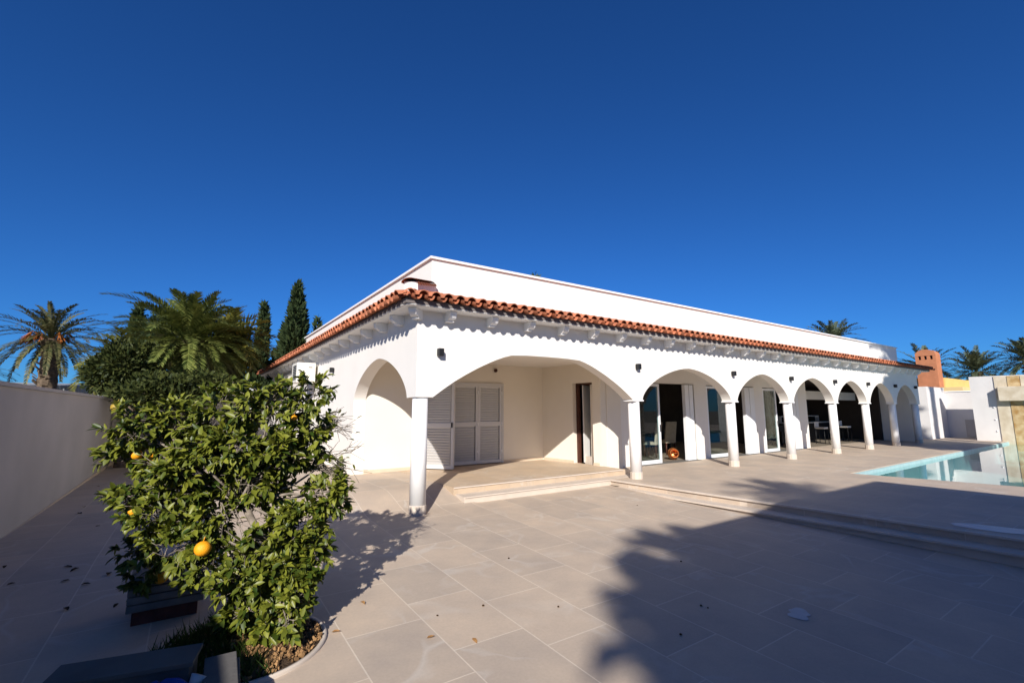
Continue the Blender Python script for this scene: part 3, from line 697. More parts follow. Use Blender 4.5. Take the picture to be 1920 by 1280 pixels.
b = MB(); b.box(CX0 + 0.13, CX0 + 0.1505, CY0 + 0.02, CY1 - 0.02, 4.93, 5.165); obj('flue_opening', b, M['black'], ch)

# ------------------------------------------------------------------ plants
def rv(s=1.0): return Vector((rnd.gauss(0, 1), rnd.gauss(0, 1), rnd.gauss(0, 1))).normalized() * s
def frond(mb, base, az, el0, droop, L, nl=26, wl=0.5, wid=0.05, twist=0.0, vee=0.5):
    pts = []; p = Vector(base); d0 = Vector((math.cos(az), math.sin(az), 0)); side = Vector((-math.sin(az), math.cos(az), 0))
    N = 12; el = el0
    for k in range(N + 1):
        pts.append(p.copy()); s = k / N; el = el0 - droop * (s ** 1.3)
        p = p + (d0 * math.cos(el) + Vector((0, 0, math.sin(el)))) * (L / N)
    # rachis
    vs = []; fs = []
    for k, q in enumerate(pts):
        r = 0.045 * (1 - 0.8 * k / N) * (L / 3); vs += [q + side * r, q - side * r]
    for k in range(N): fs.append((2 * k, 2 * k + 1, 2 * k + 3, 2 * k + 2))
    mb.add(vs, fs)
    for i in range(nl):
        s = 0.14 + 0.86 * (i + rnd.random() * 0.6) / nl; f = s * N; k = min(N - 1, int(f)); q = pts[k].lerp(pts[k + 1], f - k)
        t = (pts[k + 1] - pts[k]).normalized(); up = side.cross(t); 
        if up.z < 0: up = -up
        ll = wl * (math.sin(math.pi * (0.12 + 0.80 * s)) ** 0.7) * rnd.uniform(0.85, 1.1)
        for sg in (-1, 1):
            d = (side * sg * 0.75 + t * (0.55 + 0.5 * s) + up * rnd.uniform(vee - 0.35, vee + 0.15) + Vector((0, 0, -0.12))).normalized()
            wv = d.cross(up).normalized() * wid * 0.5
            m1 = q + d * ll * 0.5; tip = q + d * ll + Vector((0, 0, -0.10 * ll))
            mb.add([q - wv * 0.6, q + wv * 0.6, m1 + wv, tip, m1 - wv], [(0, 1, 2, 4), (4, 2, 3)])
def palm(name, loc, height, L, nf, label, leaf, group=None, el_range=(-0.9, 1.45), stalks=False, trunk_r=0.25, wl=0.5, wid=0.055, droop=1.0, nl=26, seed=1, crownball=0.35):
    rnd.seed(seed)
    t = thing(name, loc, label, 'palm tree', group)
    x, y, z = loc; top = Vector((x, y, z + height))
    m = MB(); n = 26; pts = []; rad = []
    for k in range(n + 1):
        s = k / n; pts.append((x + 0.1 * math.sin(s * 2), y, z + height * s)); rad.append(trunk_r * (1.15 - 0.2 * s) * (1.06 if k % 2 else 0.94) * (1.35 if s > 0.93 else 1))
    m.tube(pts, rad, 12, False)
    for k in range(60):      # old leaf bases
        s = rnd.uniform(0.45, 1.0); a_ = rnd.uniform(0, 6.28); r = trunk_r * 1.05; b0 = Vector((x + r * math.cos(a_), y + r * math.sin(a_), z + height * s))
        m.obox(b0, Vector((math.cos(a_), math.sin(a_), 0.9)) * 0.09, Vector((-math.sin(a_), math.cos(a_), 0)) * 0.05, Vector((0, 0, 0.03)))
    obj('trunk', m, M['palm_bark'], t)
    c = MB()
    for k in range(nf):
        u = (k + 0.5) / nf; el = el_range[1] + (el_range[0] - el_range[1]) * (u ** 0.8); az = k * 2.39996 + rnd.uniform(-0.25, 0.25)
        Lk = L * rnd.uniform(0.85, 1.08) * (0.80 if el > 1.1 else 1.0)
        frond(c, top + Vector((math.cos(az), math.sin(az), 0)) * 0.12 + Vector((0, 0, rnd.uniform(-0.2, 0.2))), az, el + rnd.uniform(-0.1, 0.1), droop * rnd.uniform(0.75, 1.2), Lk, nl, wl, wid)
    obj('crown', c, leaf, t, fix=False)
    if stalks:
        f = MB()
        for k in range(10):
            az = rnd.uniform(0, 6.28); Ls = rnd.uniform(0.6, 1.15); el = rnd.uniform(0.1, 1.0)
            for q in range(16):
                d = Vector((math.cos(az), math.sin(az), 0)); p0 = top + d * 0.2; p1 = p0 + (d * math.cos(el) + Vector((0, 0, math.sin(el)))) * Ls * 0.6; p2 = p1 + d * 0.25 + Vector((0, 0, -Ls * 0.45)) + rv(0.16)
                f.tube([p0, p1, p2], [0.02, 0.018, 0.02], 4)
        obj('fruit_stalks', f, M['fruit_stalk'], t)
    return t
def at(px, py, d):
    """point at forward distance d (used to site far things by bearing)"""
    F_ = 869.93; return CAM + (cr * ((px - 960) / F_) - cu * ((py - 640) / F_) + cf) * d

p = at(95, 636, 24); palm('date_palm', (p.x, p.y, -0.9), p.z + 0.9, 2.75, 66, 'solitary date palm with orange fruit stalks standing beyond the shaded garden wall', M['palm_a'], 'palms beyond the garden wall', (-0.62, 1.5), True, 0.38, 0.30, 0.05, 1.1, 36, 3)
p = at(352, 638, 16.5); palm('date_palm', (p.x, p.y, -0.9), p.z + 0.9, 2.5, 120, 'lush feathery green palm in the middle of the dark trees behind the citrus tree', M['palm_b'], 'palms beyond the garden wall', (-0.65, 1.5), False, 0.34, 0.40, 0.04, 1.0, 44, 5)
p = at(232, 672, 19); palm('date_palm', (p.x, p.y, -0.9), p.z + 0.9, 1.9, 36, 'small yellowish palm at the left edge of the dark trees', M['palm_y'], 'palms beyond the garden wall', (-0.6, 1.3), False, 0.22, 0.5, 0.06, 1.2, 24, 8)
p = at(432, 640, 19); palm('fan_palm', (p.x, p.y, -0.9), p.z + 0.9, 1.7, 54, 'olive palm crown right of the lush feathery palm', M['palm_y'], 'palms beyond the garden wall', (-0.9, 1.4), False, 0.25, 0.6, 0.07, 1.1, 22, 11)
p = at(-75, 700, 26); palm('date_palm', (p.x, p.y, -0.9), p.z + 0.9, 2.6, 40, 'palm mostly cut off by the left border of the photo', M['palm_a'], 'palms beyond the garden wall', (-0.8, 1.4), False, 0.3, 0.4, 0.06, 1.0, 24, 13)
rp = [(1562, 640, 45, 2.9, 'palm crown rising from behind the white parapet'), (1736, 690, 46, 2.9, 'palm half hidden behind the orange chimney'),
      (1832, 697, 42, 2.9, 'palm to the right of the orange chimney over the ochre house'), (1928, 676, 40, 2.8, 'palm cut by the right border above the waterfall wall')]
for i, (px, py, d, L, lb) in enumerate(rp):
    p = at(px, py, d); palm('date_palm', (p.x, p.y, -0.9), p.z + 0.9, L, 58, lb, M['palm_c'], 'palms behind the villa and the pool', (-0.5, 1.5), False, 0.3, 0.5, 0.085, 0.75, 22, 20 + i)

def tuft_cloud(mb, fn, n, size, up=0.3, asp=0.5):
    for _ in range(n):
        p, nrm = fn(); d = (nrm + rv(0.7) + Vector((0, 0, up))).normalized(); w = d.orthogonal().normalized(); w.rotate(Matrix.Rotation(rnd.uniform(0, 6.28), 3, d))
        s = size * rnd.uniform(0.6, 1.3)
        mb.add([p - w * s * asp * 0.5, p + w * s * asp * 0.5, p + d * s + w * s * 0.1, p + d * s * 0.6 - w * s * asp * 0.5], [(0, 1, 2, 3)])
def cypress(px, pytop, pybase, d, rpx, label, lobes=None, n=3500, seed=1):
    rnd.seed(seed)
    top = at(px, pytop, d); z0 = -0.9; H = top.z - z0; r = rpx / 869.93 * d
    t = thing('cypress_tree', (top.x, top.y, z0), label, 'conifer', 'conifers behind the villa')
    m = MB(); m.tube([(top.x, top.y, z0), (top.x, top.y, z0 + H * 0.93)], [r * 0.25, 0.03], 8)
    for k in range(46):
        s = rnd.uniform(0.25, 0.9); a_ = rnd.uniform(0, 6.28); rr_ = r * (1 - s) ** 0.6
        b0 = Vector((top.x, top.y, z0 + H * s)); m.tube([b0, b0 + Vector((math.cos(a_) * rr_, math.sin(a_) * rr_, rr_ * 0.6))], [0.035, 0.01], 4)
    obj('trunk', m, M['bark'], t)
    c = MB(); br = [(rnd.uniform(0, 6.28), rnd.uniform(0.2, 1.0), rnd.uniform(0.55, 1.5)) for _ in range(70)]
    def fn():
        a_ = rnd.uniform(0, 6.28); s = 1 - rnd.random() ** 0.62 * 0.8
        k = 1.0
        for (ba, bs, bk) in br:
            if abs((a_ - ba + math.pi) % (2 * math.pi) - math.pi) < 0.5 and abs(s - bs) < 0.05: k = bk
        pr_ = min(1, (1 - s) * 1.7 + 0.03) ** 0.9
        rr_ = r * pr_ * k * math.sqrt(rnd.uniform(0.35, 1))
        nrm = Vector((math.cos(a_), math.sin(a_), 0.5))
        return Vector((top.x + rr_ * math.cos(a_), top.y + rr_ * math.sin(a_), z0 + H * s - 0.02)), nrm
    tuft_cloud(c, fn, n, 0.27 * d / 22, 0.75, 0.4)
    obj('crown', c, M['cypress'], t, fix=False)
cypress(497, 566, 700, 26, 13, 'slim columnar cypress left of the broad dark conifer', n=4500, seed=31)
cypress(560, 531, 700, 24, 30, 'tall broad dark conifer rising beside the left roofline', n=9000, seed=32)
cypress(537, 608, 700, 25, 20, 'short conifer leaning on the left flank of the broad one', n=4000, seed=33)
cypress(596, 594, 700, 30, 17, 'conifer tip peeking over the left parapet', n=1500, seed=34)
cypress(262, 572, 700, 22, 22, 'dark pointed conifer behind the left side of the lush palm', n=5000, seed=35)
cypress(1003, 508, 700, 34, 12, 'tiny dark conifer top above the main parapet', n=1200, seed=36)
def bush(name, px, py, d, rx, ry, label, m, n, size, seed, group='dark trees behind the citrus tree', lobes=9):
    rnd.seed(seed); c0 = at(px, py, d); k = d / 869.93; RX = rx * k; RZ = ry * k
    t = thing(name, (c0.x, c0.y, -0.9), label, 'tree', group)
    tm = MB(); L = []
    for i in range(lobes):
        v = rv(); v = Vector((v.x * RX, v.y * RX, v.z * RZ)) * 0.6; L.append((c0 + v, rnd.uniform(0.38, 0.58)))
    tm.tube([(c0.x, c0.y, -0.9), (c0.x + 0.1, c0.y, c0.z - RZ * 0.3)], [0.2, 0.12], 8)
    for (lc, s) in L: tm.tube([(c0.x + 0.1, c0.y, c0.z - RZ * 0.4), lc], [0.08, 0.03], 5)
    obj('trunk', tm, M['bark'], t)
    c = MB()
    def fn():
        lc, s = rnd.choice(L); v = rv(); q = rnd.uniform(0.55, 1.0); return lc + Vector((v.x * RX, v.y * RX, v.z * RZ)) * s * q, v
    tuft_cloud(c, fn, n, size, 0.2, 0.5)
    obj('crown', c, m, t, fix=False)
    return t
bush('pine_tree', 245, 695, 14.5, 62, 62, 'dark spreading pine beside the end of the garden wall', M['shrub'], 9000, 0.12, 41, lobes=12)
bush('pine_tree', 335, 730, 14.0, 95, 40, 'low dark pine mass under the lush feathery palm', M['shrub'], 9000, 0.12, 42, lobes=14)
bush('broadleaf_tree', 412, 662, 20, 48, 78, 'tall olive tree between the lush palm and the slim cypress', M['olive'], 8000, 0.15, 43, lobes=14)
bush('broadleaf_tree', 470, 742, 18, 55, 34, 'low dark green tree below the slim cypress', M['cypress'], 6000, 0.13, 44, lobes=10)
bush('broadleaf_tree', 300, 650, 21, 50, 75, 'dark green tree behind the lush feathery palm', M['cypress'], 7000, 0.15, 45, lobes=12)

# ---- citrus tree in the foreground
rnd.seed(77)
BASE = Vector((-2.52, -3.30, -0.06))
cit = thing('citrus_tree', BASE, 'bushy orange tree with glossy leaves and a few ripe oranges in front of the villa', 'citrus tree')
# lobes: pixel x, y, forward depth, radius (px) x / y
LOB = [(255, 800, 4.05, 66, 56), (330, 790, 4.25, 75, 60), (420, 780, 4.3, 85, 68), (510, 765, 4.25, 80, 65), (575, 745, 4.2, 55, 55), (590, 800, 4.3, 45, 45),
       (240, 930, 4.0, 50, 38), (310, 960, 3.95, 70, 60), (370, 880, 4.25, 100, 60), (470, 865, 4.3, 90, 55), (300, 870, 4.1, 70, 42), (560, 850, 4.35, 60, 45),
       (610, 930, 4.15, 50, 52), (560, 985, 4.0, 72, 65), (330, 1020, 3.85, 85, 52), (255, 1030, 3.95, 35, 40), (285, 1075, 4.0, 40, 36), (400, 1060, 3.8, 75, 55), (480, 1080, 3.75, 85, 70), (535, 1050, 3.85, 60, 75),
       (470, 1140, 3.75, 62, 50), (525, 1145, 3.8, 45, 50), (405, 970, 3.95, 45, 55), (225, 855, 4.05, 38, 36), (640, 915, 4.2, 26, 26), (430, 905, 4.25, 60, 50), (500, 930, 4.25, 60, 45), (395, 935, 4.1, 50, 35), (600, 875, 4.3, 42, 38), (585, 1035, 3.9, 36, 48), (568, 1095, 3.75, 34, 46), (545, 1140, 3.72, 34, 36), (500, 1010, 3.85, 50, 45), (350, 925, 4.0, 60, 40), (553, 1120, 3.66, 30, 44), (540, 1075, 3.7, 36, 40), (540, 1168, 3.55, 34, 30), (500, 1175, 3.55, 34, 26), (440, 835, 4.0, 75, 50), (525, 850, 4.05, 58, 46), (380, 840, 4.0, 60, 40), (470, 900, 4.05, 60, 34), (330, 880, 3.9, 55, 34)]
def leaf(mb, p, d, up, L, W):
    d = d.normalized(); s = d.cross(up)
    if s.length < 1e-3: s = d.orthogonal()
    s.normalize(); u = s.cross(d).normalized(); c = rnd.uniform(0.05, 0.28) * L; k = rnd.uniform(0.10, 0.3) * W
    P = lambda t, w, h: p + d * (L * t) + s * (W * w) + u * (h - c * t * t)
    mb.add([P(0, 0, 0), P(.3, -.46, k), P(.3, 0, 0), P(.3, .46, k), P(.68, -.40, k), P(.68, 0, 0), P(.68, .40, k), P(1, 0, 0)],
           [(0, 2, 1), (0, 3, 2), (1, 2, 5, 4), (2, 3, 6, 5), (4, 5, 7), (5, 6, 7)], True)
fol = MB(); wood = MB(); hub = BASE + Vector((-0.05, 0.02, 0.55)); SUNV = to_sun
wood.tube([BASE + Vector((0, 0, -0.05)), BASE + Vector((0.02, 0, 0.25)), hub], [0.055, 0.045, 0.04], 10)
hub2 = at(455, 940, 4.15)
wood.tube([BASE + Vector((0.02, 0, 0.2)), (BASE + hub2) / 2 + Vector((0.08, 0, 0.05)), hub2], [0.04, 0.032, 0.03], 9)
tips = []
for (px, py, d, rx, ry) in LOB:
    k = d / 869.93; c = at(px, py, d); mid = hub2.lerp(c, 0.55) + rv(0.07)
    wood.tube([hub2 if py < 1000 else hub, mid, c], [0.017, 0.011, 0.007], 6)
    nt_ = max(12, int(rx * ry / 80))
    for i in range(nt_):
        v = rv(); q = rnd.uniform(0.30, 1.03) ** 0.6
        dp = min(rx, ry * 1.2)
        tp = c + (cr * (v.x * rx) + cu * (v.y * ry) + cf * (v.z * dp)) * k * q
        n_ = (tp - c).normalized()
        m_ = c.lerp(tp, 0.55) + rv(0.035)
        c_ = c + (tp - c) * 0.3 + rv(0.05); wood.tube([c_, m_, tp], [0.0035, 0.003, 0.002], 4)
        tips.append((tp, n_, (tp - m_).normalized()))
        nl_ = rnd.randint(11, 18)
        for j in range(nl_):
            s = rnd.uniform(0.15, 1.0); bp_ = m_.lerp(tp, s); dirv = ((tp - m_).normalized() * rnd.uniform(0.2, 0.9) + rv(0.95) + n_ * 0.35 + Vector((0, 0, -0.10))).normalized()
            upv = (Vector((0, 0, 1)) + n_ * 0.5 + SUNV * 0.5 + rv(0.55)).normalized()
            L = rnd.uniform(0.038, 0.10); leaf(fol, bp_, dirv, upv, L, L * rnd.uniform(0.42, 0.55))
# sparse twigs at the right side and in the gap
for (px, py, d, a0, sp_, n_) in ((600, 800, 4.3, 0.2, 0.9, 26), (330, 895, 3.95, 3.0, 0.8, 14), (450, 930, 4.1, 1.6, 1.5, 16), (610, 860, 4.3, -0.1, 0.8, 18), (430, 965, 4.0, -1.0, 1.5, 12)):
    for i in range(n_):
        a_ = a0 + rnd.uniform(-sp_, sp_); b0 = at(px + rnd.uniform(-20, 20), py + rnd.uniform(-25, 25), d + rnd.uniform(-.1, .1)); d1 = (cr * math.cos(a_) + cu * math.sin(a_) + cf * rnd.uniform(-.4, .4)).normalized()
        L = rnd.uniform(0.1, 0.34); q1 = b0 + d1 * L * 0.5 + rv(0.02); q2 = b0 + d1 * L + rv(0.04); wood.tube([b0, q1, q2], [0.0045, 0.0035, 0.002], 4)
        for z in range(2):
            d2 = (d1 + rv(0.8)).normalized(); wood.tube([q1, q1 + d2 * L * 0.45], [0.003, 0.0018], 4)
        if rnd.random() < 0.4: leaf(fol, q2, (d1 + rv(0.5)).normalized(), Vector((0, 0, 1)) + rv(0.4), 0.06, 0.028)
obj('branches', wood, M['twig'], cit); obj('foliage', fol, M['citrus'], cit, fix=False)
for (px, py, d, r, mm) in ((380, 1028, 3.60, 0.058, 'orange'), (256, 852, 4.03, 0.044, 'orange'), (284, 864, 4.05, 0.045, 'orange'), (302, 1082, 3.95, 0.05, 'orange'), (250, 958, 3.95, 0.038, 'orange'),
                           (551, 784, 4.16, 0.03, 'orange'), (219, 763, 4.05, 0.045, 'orange_green')):
    c = at(px, py, d); m = MB(); m.lathe([(r * math.sin(math.pi * q / 14) + 1e-4, -r * 0.96 * math.cos(math.pi * q / 14)) for q in range(15)], n=20, cap=False)
    m.tube([(0, 0, r * 0.92), (0.01, 0, r * 1.5)], 0.003, 5)
    o = obj('orange', m, M[mm], cit, loc=c)
    if mm != 'orange': o['label'] = 'unripe greenish orange'

# planting ring with soil, bark chips, weeds
RC = Vector((-2.76, -3.20)); RR = 0.56
b = MB(); V = []; F = []; n = 48
for (r, z) in ((RR, -0.3), (RR, gz(RC.y) + 0.012), (RR + 0.03, gz(RC.y) + 0.016), (RR + 0.034, gz(RC.y) + 0.0), (RR + 0.034, -0.3)):
    for k in range(n): V.append((RC.x + r * math.cos(2 * math.pi * k / n), RC.y + r * math.sin(2 * math.pi * k / n), z))
for i in range(4):
    for k in range(n): F.append((i * n + k, i * n + (k + 1) % n, (i + 1) * n + (k + 1) % n, (i + 1) * n + k))
tag(obj('planting_ring', b.add(V, F, True), M['step']), 'pale round edging ring set in the paving around the orange tree', 'edging')
b = MB(); V = [(RC.x, RC.y, gz(RC.y) + 0.03)]; F = []
for ri in range(1, 9):
    for k in range(n):
        r = RR * ri / 8; V.append((RC.x + r * math.cos(2 * math.pi * k / n), RC.y + r * math.sin(2 * math.pi * k / n), gz(RC.y) + 0.006 + 0.03 * (1 - (ri / 8) ** 2) + rnd.uniform(-0.006, 0.008) * (ri < 8)))
for k in range(n): F.append((0, 1 + k, 1 + (k + 1) % n))
for ri in range(7):
    for k in range(n): F.append((1 + ri * n + k, 1 + (ri + 1) * n + k, 1 + (ri + 1) * n + (k + 1) % n, 1 + ri * n + (k + 1) % n))
tag(obj('soil', b.add(V, F, True), M['soil']), kind='structure')
b = MB()
for i in range(1500):
    a_ = rnd.uniform(0, 6.28); r = RR * math.sqrt(rnd.random()) * 0.98; c = Vector((RC.x + r * math.cos(a_), RC.y + r * math.sin(a_), gz(RC.y) + 0.012 + 0.03 * (1 - (r / RR) ** 2) + rnd.uniform(0, 0.012)))
    x_ = rv(); y_ = x_.orthogonal(); s = rnd.uniform(0.004, 0.018); b.obox(c, x_ * s, y_ * s * 0.55, x_.cross(y_) * s * 0.3)
tag(obj('bark_chips', b, M['chips'], fix=False), 'brown bark chips and pebbles covering the soil under the orange tree', 'mulch', kind='stuff')
b = MB()
for i in range(1500):
    a_ = rnd.uniform(1.7, 5.0); r = RR * math.sqrt(rnd.uniform(0.02, 1.0)) * rnd.uniform(0.8, 1.1); c = Vector((RC.x - 0.03 + r * math.cos(a_), RC.y + 0.0 + r * math.sin(a_), gz(RC.y) + 0.01))
    d = (Vector((0, 0, 1)) + rv(0.6)).normalized(); w_ = d.orthogonal().normalized() * 0.008; h_ = rnd.uniform(0.05, 0.17); b.add([c - w_, c + w_, c + d * h_ + Vector((rnd.uniform(-.03, .03), rnd.uniform(-.03, .03), 0))], [(0, 1, 2)])
tag(obj('weeds', b, M['grass'], fix=False), 'green weeds growing in the shade at the foot of the orange tree', 'weeds', kind='stuff')

# fallen leaves and debris
def fallen(p, rz, s, m, label, group, first=[None]):
    L = MB(); P = Vector((0, 0, 0)); leaf(L, P, Vector((1, 0, 0.05)), Vector((0, 0, 1)), 0.10 * s, 0.05 * s)
    o = obj('fallen_leaf', L, m, loc=p, fix=False); o.rotation_euler = (0, 0, rz); return tag(o, label, 'leaf', group)
def gp(px, py, z):
    d = at(px, py, 1.0) - CAM; t = (z - CAM.z) / d.z; return CAM + d * t
rnd.seed(5)
for (px, py) in ((148, 1075), (205, 1082), (117, 1073), (130, 1097), (150, 1105), (8, 1072), (28, 1103), (75, 964), (157, 958), (145, 971), (180, 917), (178, 996), (215, 1112), (120, 1145), (220, 1136)):
    p = gp(px, py, -0.06); p.z = gz(p.y) + 0.012
    fallen(p, rnd.uniform(0, 6.28), rnd.uniform(0.7, 1.1), M['dead_leaf'], 'dark dry leaf lying on the shaded paving beside the garden wall', 'dark fallen leaves left of the orange tree')
for (px, py) in ((886, 1195), (676, 1133), (800, 1197), (621, 1189)):
    p = gp(px, py, -0.09); p.z = gz(p.y) + 0.012
    fallen(p, rnd.uniform(0, 6.28), 0.75, M['dead_leaf_tan'], 'tan dry leaf lying on the sunlit paving', 'tan leaves on the sunlit paving')
for (px, py) in ((954, 1051), (906, 1136), (820, 1155), (1195, 953), (1047, 1136), (1314, 1130), (1327, 1134), (1276, 1182), (1277, 1052), (841, 927), (604, 1200)):
    p = gp(px, py, -0.09); p.z = gz(p.y) + 0.008
    m = MB(); s = rnd.uniform(0.008, 0.013); m.lathe([(0.2 * s, -s * 0.6), (s, -s * 0.2), (s * 0.9, s * 0.3), (s * 0.2, s * 0.7)], n=8)
    tag(obj('seed', m, M['dead_leaf'], loc=p), 'tiny dark seed lying on the paving', 'seed', 'dark seeds scattered on the paving')
p = gp(1498, 1150, -0.13)
b = MB(); V = [(p.x, p.y, gz(p.y) + 0.004)]
for k in range(24):
    a_ = 2 * math.pi * k / 24; r = 0.10 * (1 + 0.35 * math.sin(a_ * 2 + 1) + 0.15 * math.sin(a_ * 5)); V.append((p.x + r * math.cos(a_), p.y + r * math.sin(a_) * 1.1, gz(p.y + r * math.sin(a_)) + 0.004))
struct('plaster_stain', b.add(V, [(0, 1 + k, 1 + (k + 1) % 24) for k in range(24)]), M['splash'])
b = MB()
V = [tuple(gp(*q, Z1 + 0.005)) for q in ((1782, 980), (1800, 979), (1850, 984), (1925, 992), (1925, 1002), (1880, 998), (1830, 991), (1790, 985))]
struct('puddle', b.add(V, [tuple(range(8))]), M['puddle'])

# ------------------------------------------------------------------ foreground junk at the lower left
sb = thing('board_stack', (-3.4, -3.9, -0.1), 'stack of grey boards lying on the paving at the bottom left corner', 'boards')
zz = gz(-3.7)
def gbox(mb, c, ang, hx, hy, z0, z1):
    ca, sa = math.cos(ang), math.sin(ang); mb.obox((c[0], c[1], (z0 + z1) / 2), Vector((ca, sa, 0)) * hx, Vector((-sa, ca, 0)) * hy, Vector((0, 0, (z1 - z0) / 2)))
b = MB(); gbox(b, (-3.44, -3.68), R(-13), 0.35, 0.115, zz + 0.002, zz + 0.26); bevel(obj('box', b, M['grey_board2'], sb), 0.006)
b = MB(); gbox(b, (-3.44, -3.68), R(-13), 0.37, 0.13, zz + 0.262, zz + 0.285); obj('lid', b, M['grey_board'], sb)
for i in range(5):
    b = MB(); gbox(b, (-2.965 + 0.014 * (i % 2), -4.07), R(-4 + 1.5 * (i % 3)), 0.09, 0.36, zz + 0.004 + i * 0.043, zz + 0.044 + i * 0.043); bevel(obj('slab', b, M['grey_board2'], sb), 0.005)
bl = thing('plastic_sack', (-3.5, -4.1, -0.1), 'crumpled blue plastic sack wedged between the grey boards', 'sack')
b = MB(); V = []; F = []; rnd.seed(9)
c0 = Vector((-3.27, -4.0, zz + 0.13)); nu, nv = 18, 10
for j in range(nv + 1):
    for i in range(nu):
        th = 2 * math.pi * i / nu; ph = -math.pi / 2 + math.pi * j / nv; k = 1 + rnd.uniform(-0.10, 0.10)
        V.append(c0 + Vector((0.20 * math.cos(ph) * math.cos(th) * k, 0.13 * math.cos(ph) * math.sin(th) * k, 0.13 * math.sin(ph) * k)))
for j in range(nv):
    for i in range(nu): F.append((j * nu + i, j * nu + (i + 1) % nu, (j + 1) * nu + (i + 1) % nu, (j + 1) * nu + i))
obj('sack_body', b.add(V, F, False), M['blue'], bl)
b = MB(); b.tube([(-3.10, -3.97, zz + 0.17), (-3.07, -3.95, zz + 0.23)], [0.03, 0.045], 8); obj('sack_neck', b, M['pale_furn'], bl)
# low stone bench on a brick base behind the tree
be = thing('stone_bench', (-3.3, -2.1, 0), 'low slatted bench on a dark red brick base behind the orange tree', 'bench')
z0 = gz(-2.1)
b = MB()
for k in range(4): b.box(-3.56, -3.02, -2.36, -1.9, z0 + 0.105 + k * 0.065, z0 + 0.162 + k * 0.065)
bevel(obj('slats', b, M['bench'], be), 0.006)
b = MB(); b.box(-3.52, -3.06, -2.33, -1.93, z0 - 0.02, z0 + 0.104); obj('brick_base', b, M['brick'], be)

# ------------------------------------------------------------------ furniture inside
def chair(loc, rz, label):
    t = thing('dining_chair', loc, label, 'chair', 'beige dining chairs inside', rz)
    L = loc
    b = MB(); b.box(-0.23, 0.23, -0.23, 0.23, 0.40, 0.50); s = bevel(obj('seat', b, M['chair_beige'], t, loc=L), 0.02)
    b = MB(); b.obox((0, 0.23, 0.80), Vector((0.23, 0, 0)), Vector((0, 0.035, 0)), Vector((0, 0.05, 0.34))); bevel(obj('backrest', b, M['chair_beige'], t, loc=L), 0.02)
    for (x, y) in ((-0.19, -0.19), (0.19, -0.19), (-0.19, 0.19), (0.19, 0.19)):
        b = MB(); b.tube([(x, y, 0.0), (x, y, 0.40)], [0.018, 0.024], 8); obj('leg', b, M['brown'], t, loc=L)
    return t
chair((9.55, 2.9, Z1 + 0.012), R(200), 'beige upholstered dining chair nearest the first open glass door')
chair((10.7, 3.2, Z1 + 0.012), R(170), 'beige dining chair further inside behind the copper pot')
tb = thing('dining_table', (10.6, 4.2, Z1 + 0.01), 'dark dining table inside the first open glass door', 'table')
b = MB(); b.box(9.6, 11.8, 3.75, 4.75, 0.84, 0.89); obj('tabletop', b, M['dark_furn'], tb)
for (x, y) in ((9.7, 3.85), (11.7, 3.85), (9.7, 4.65), (11.7, 4.65)):
    b = MB(); b.box(x - 0.04, x + 0.04, y - 0.04, y + 0.04, Z1 + 0.011, 0.84); obj('leg', b, M['dark_furn'], tb)
po = thing('copper_pot', (9.42, 1.98, Z1 + 0.012), 'round copper pot lying on its side in the first open glass door', 'pot')
Lc = Vector((9.38, 1.95, Z1 + 0.012)); ax = Vector((-0.62, -0.75, 0.12)).normalized(); q = ax.to_track_quat('Z', 'Y')
m = MB(); prof = [(0.02, -0.17), (0.11, -0.16), (0.165, -0.08), (0.18, 0.0), (0.165, 0.08), (0.12, 0.14), (0.125, 0.165), (0.115, 0.165), (0.108, 0.14), (0.15, 0.075), (0.162, 0.0), (0.15, -0.07), (0.10, -0.14), (0.02, -0.15)]
t_ = MB(); t_.lathe(prof, n=28, cap=False); m.add([Lc + Vector((0, 0, 0.19)) + q @ Vector(v) for v in t_.v], t_.f, True); obj('pot_body', m, M['copper'], po)
m = MB(); m.tube([Lc + Vector((0, 0, 0.19)) + q @ Vector((0.14 * math.cos(s), 0.0, 0.12 + 0.10 * math.sin(s))) for s in [math.pi * k / 8 for k in range(9)]], 0.008, 6); obj('handle', m, M['copper'], po)
# outdoor dining corner
sf = thing('sofa', (18.6, 2.4, Z1), 'dark rattan sofa in the open corner behind the fifth column', 'sofa')
b = MB(); b.box(18.35, 20.2, 2.9, 3.7, Z1 + 0.10, 0.50); bevel(obj('seat', b, M['dark_furn'], sf), 0.03)
b = MB(); b.box(18.35, 20.2, 3.55, 3.75, 0.50, 0.95); bevel(obj('backrest', b, M['dark_furn'], sf), 0.03)
for (x0, x1) in ((18.2, 18.36), (20.19, 20.35)):
    b = MB(); b.box(x0, x1, 2.9, 3.7, Z1 + 0.06, 0.72); bevel(obj('armrest', b, M['dark_furn'], sf), 0.03)
b = MB()
for (x, y) in ((18.28, 2.96), (20.27, 2.96), (18.28, 3.64), (20.27, 3.64)): b.box(x - 0.04, x + 0.04, y - 0.04, y + 0.04, Z1 + 0.008, Z1 + 0.06)
obj('feet', b, M['dark_furn'], sf)
sb2 = thing('sideboard', (22.5, 5, Z1), 'long dark sideboard with pale top and shelf standing in for a reflection in dark glass', 'sideboard')  # added in place of pale lines mirrored in dark glass
b = MB(); b.box(20.9, 25.0, 3.75, 4.35, Z1 + 0.012, 0.98); obj('cabinet', b, M['dark_furn'], sb2)
b = MB(); b.box(20.85, 25.05, 3.70, 4.37, 0.981, 1.03); obj('top', b, M['pale_furn'], sb2)
b = MB(); b.box(20.9, 25.0, 4.2, 4.37, 1.30, 1.34); b.box(20.9, 20.95, 4.2, 4.37, 1.031, 1.30); b.box(24.95, 25.0, 4.2, 4.37, 1.031, 1.30); obj('shelf', b, M['pale_furn'], sb2)
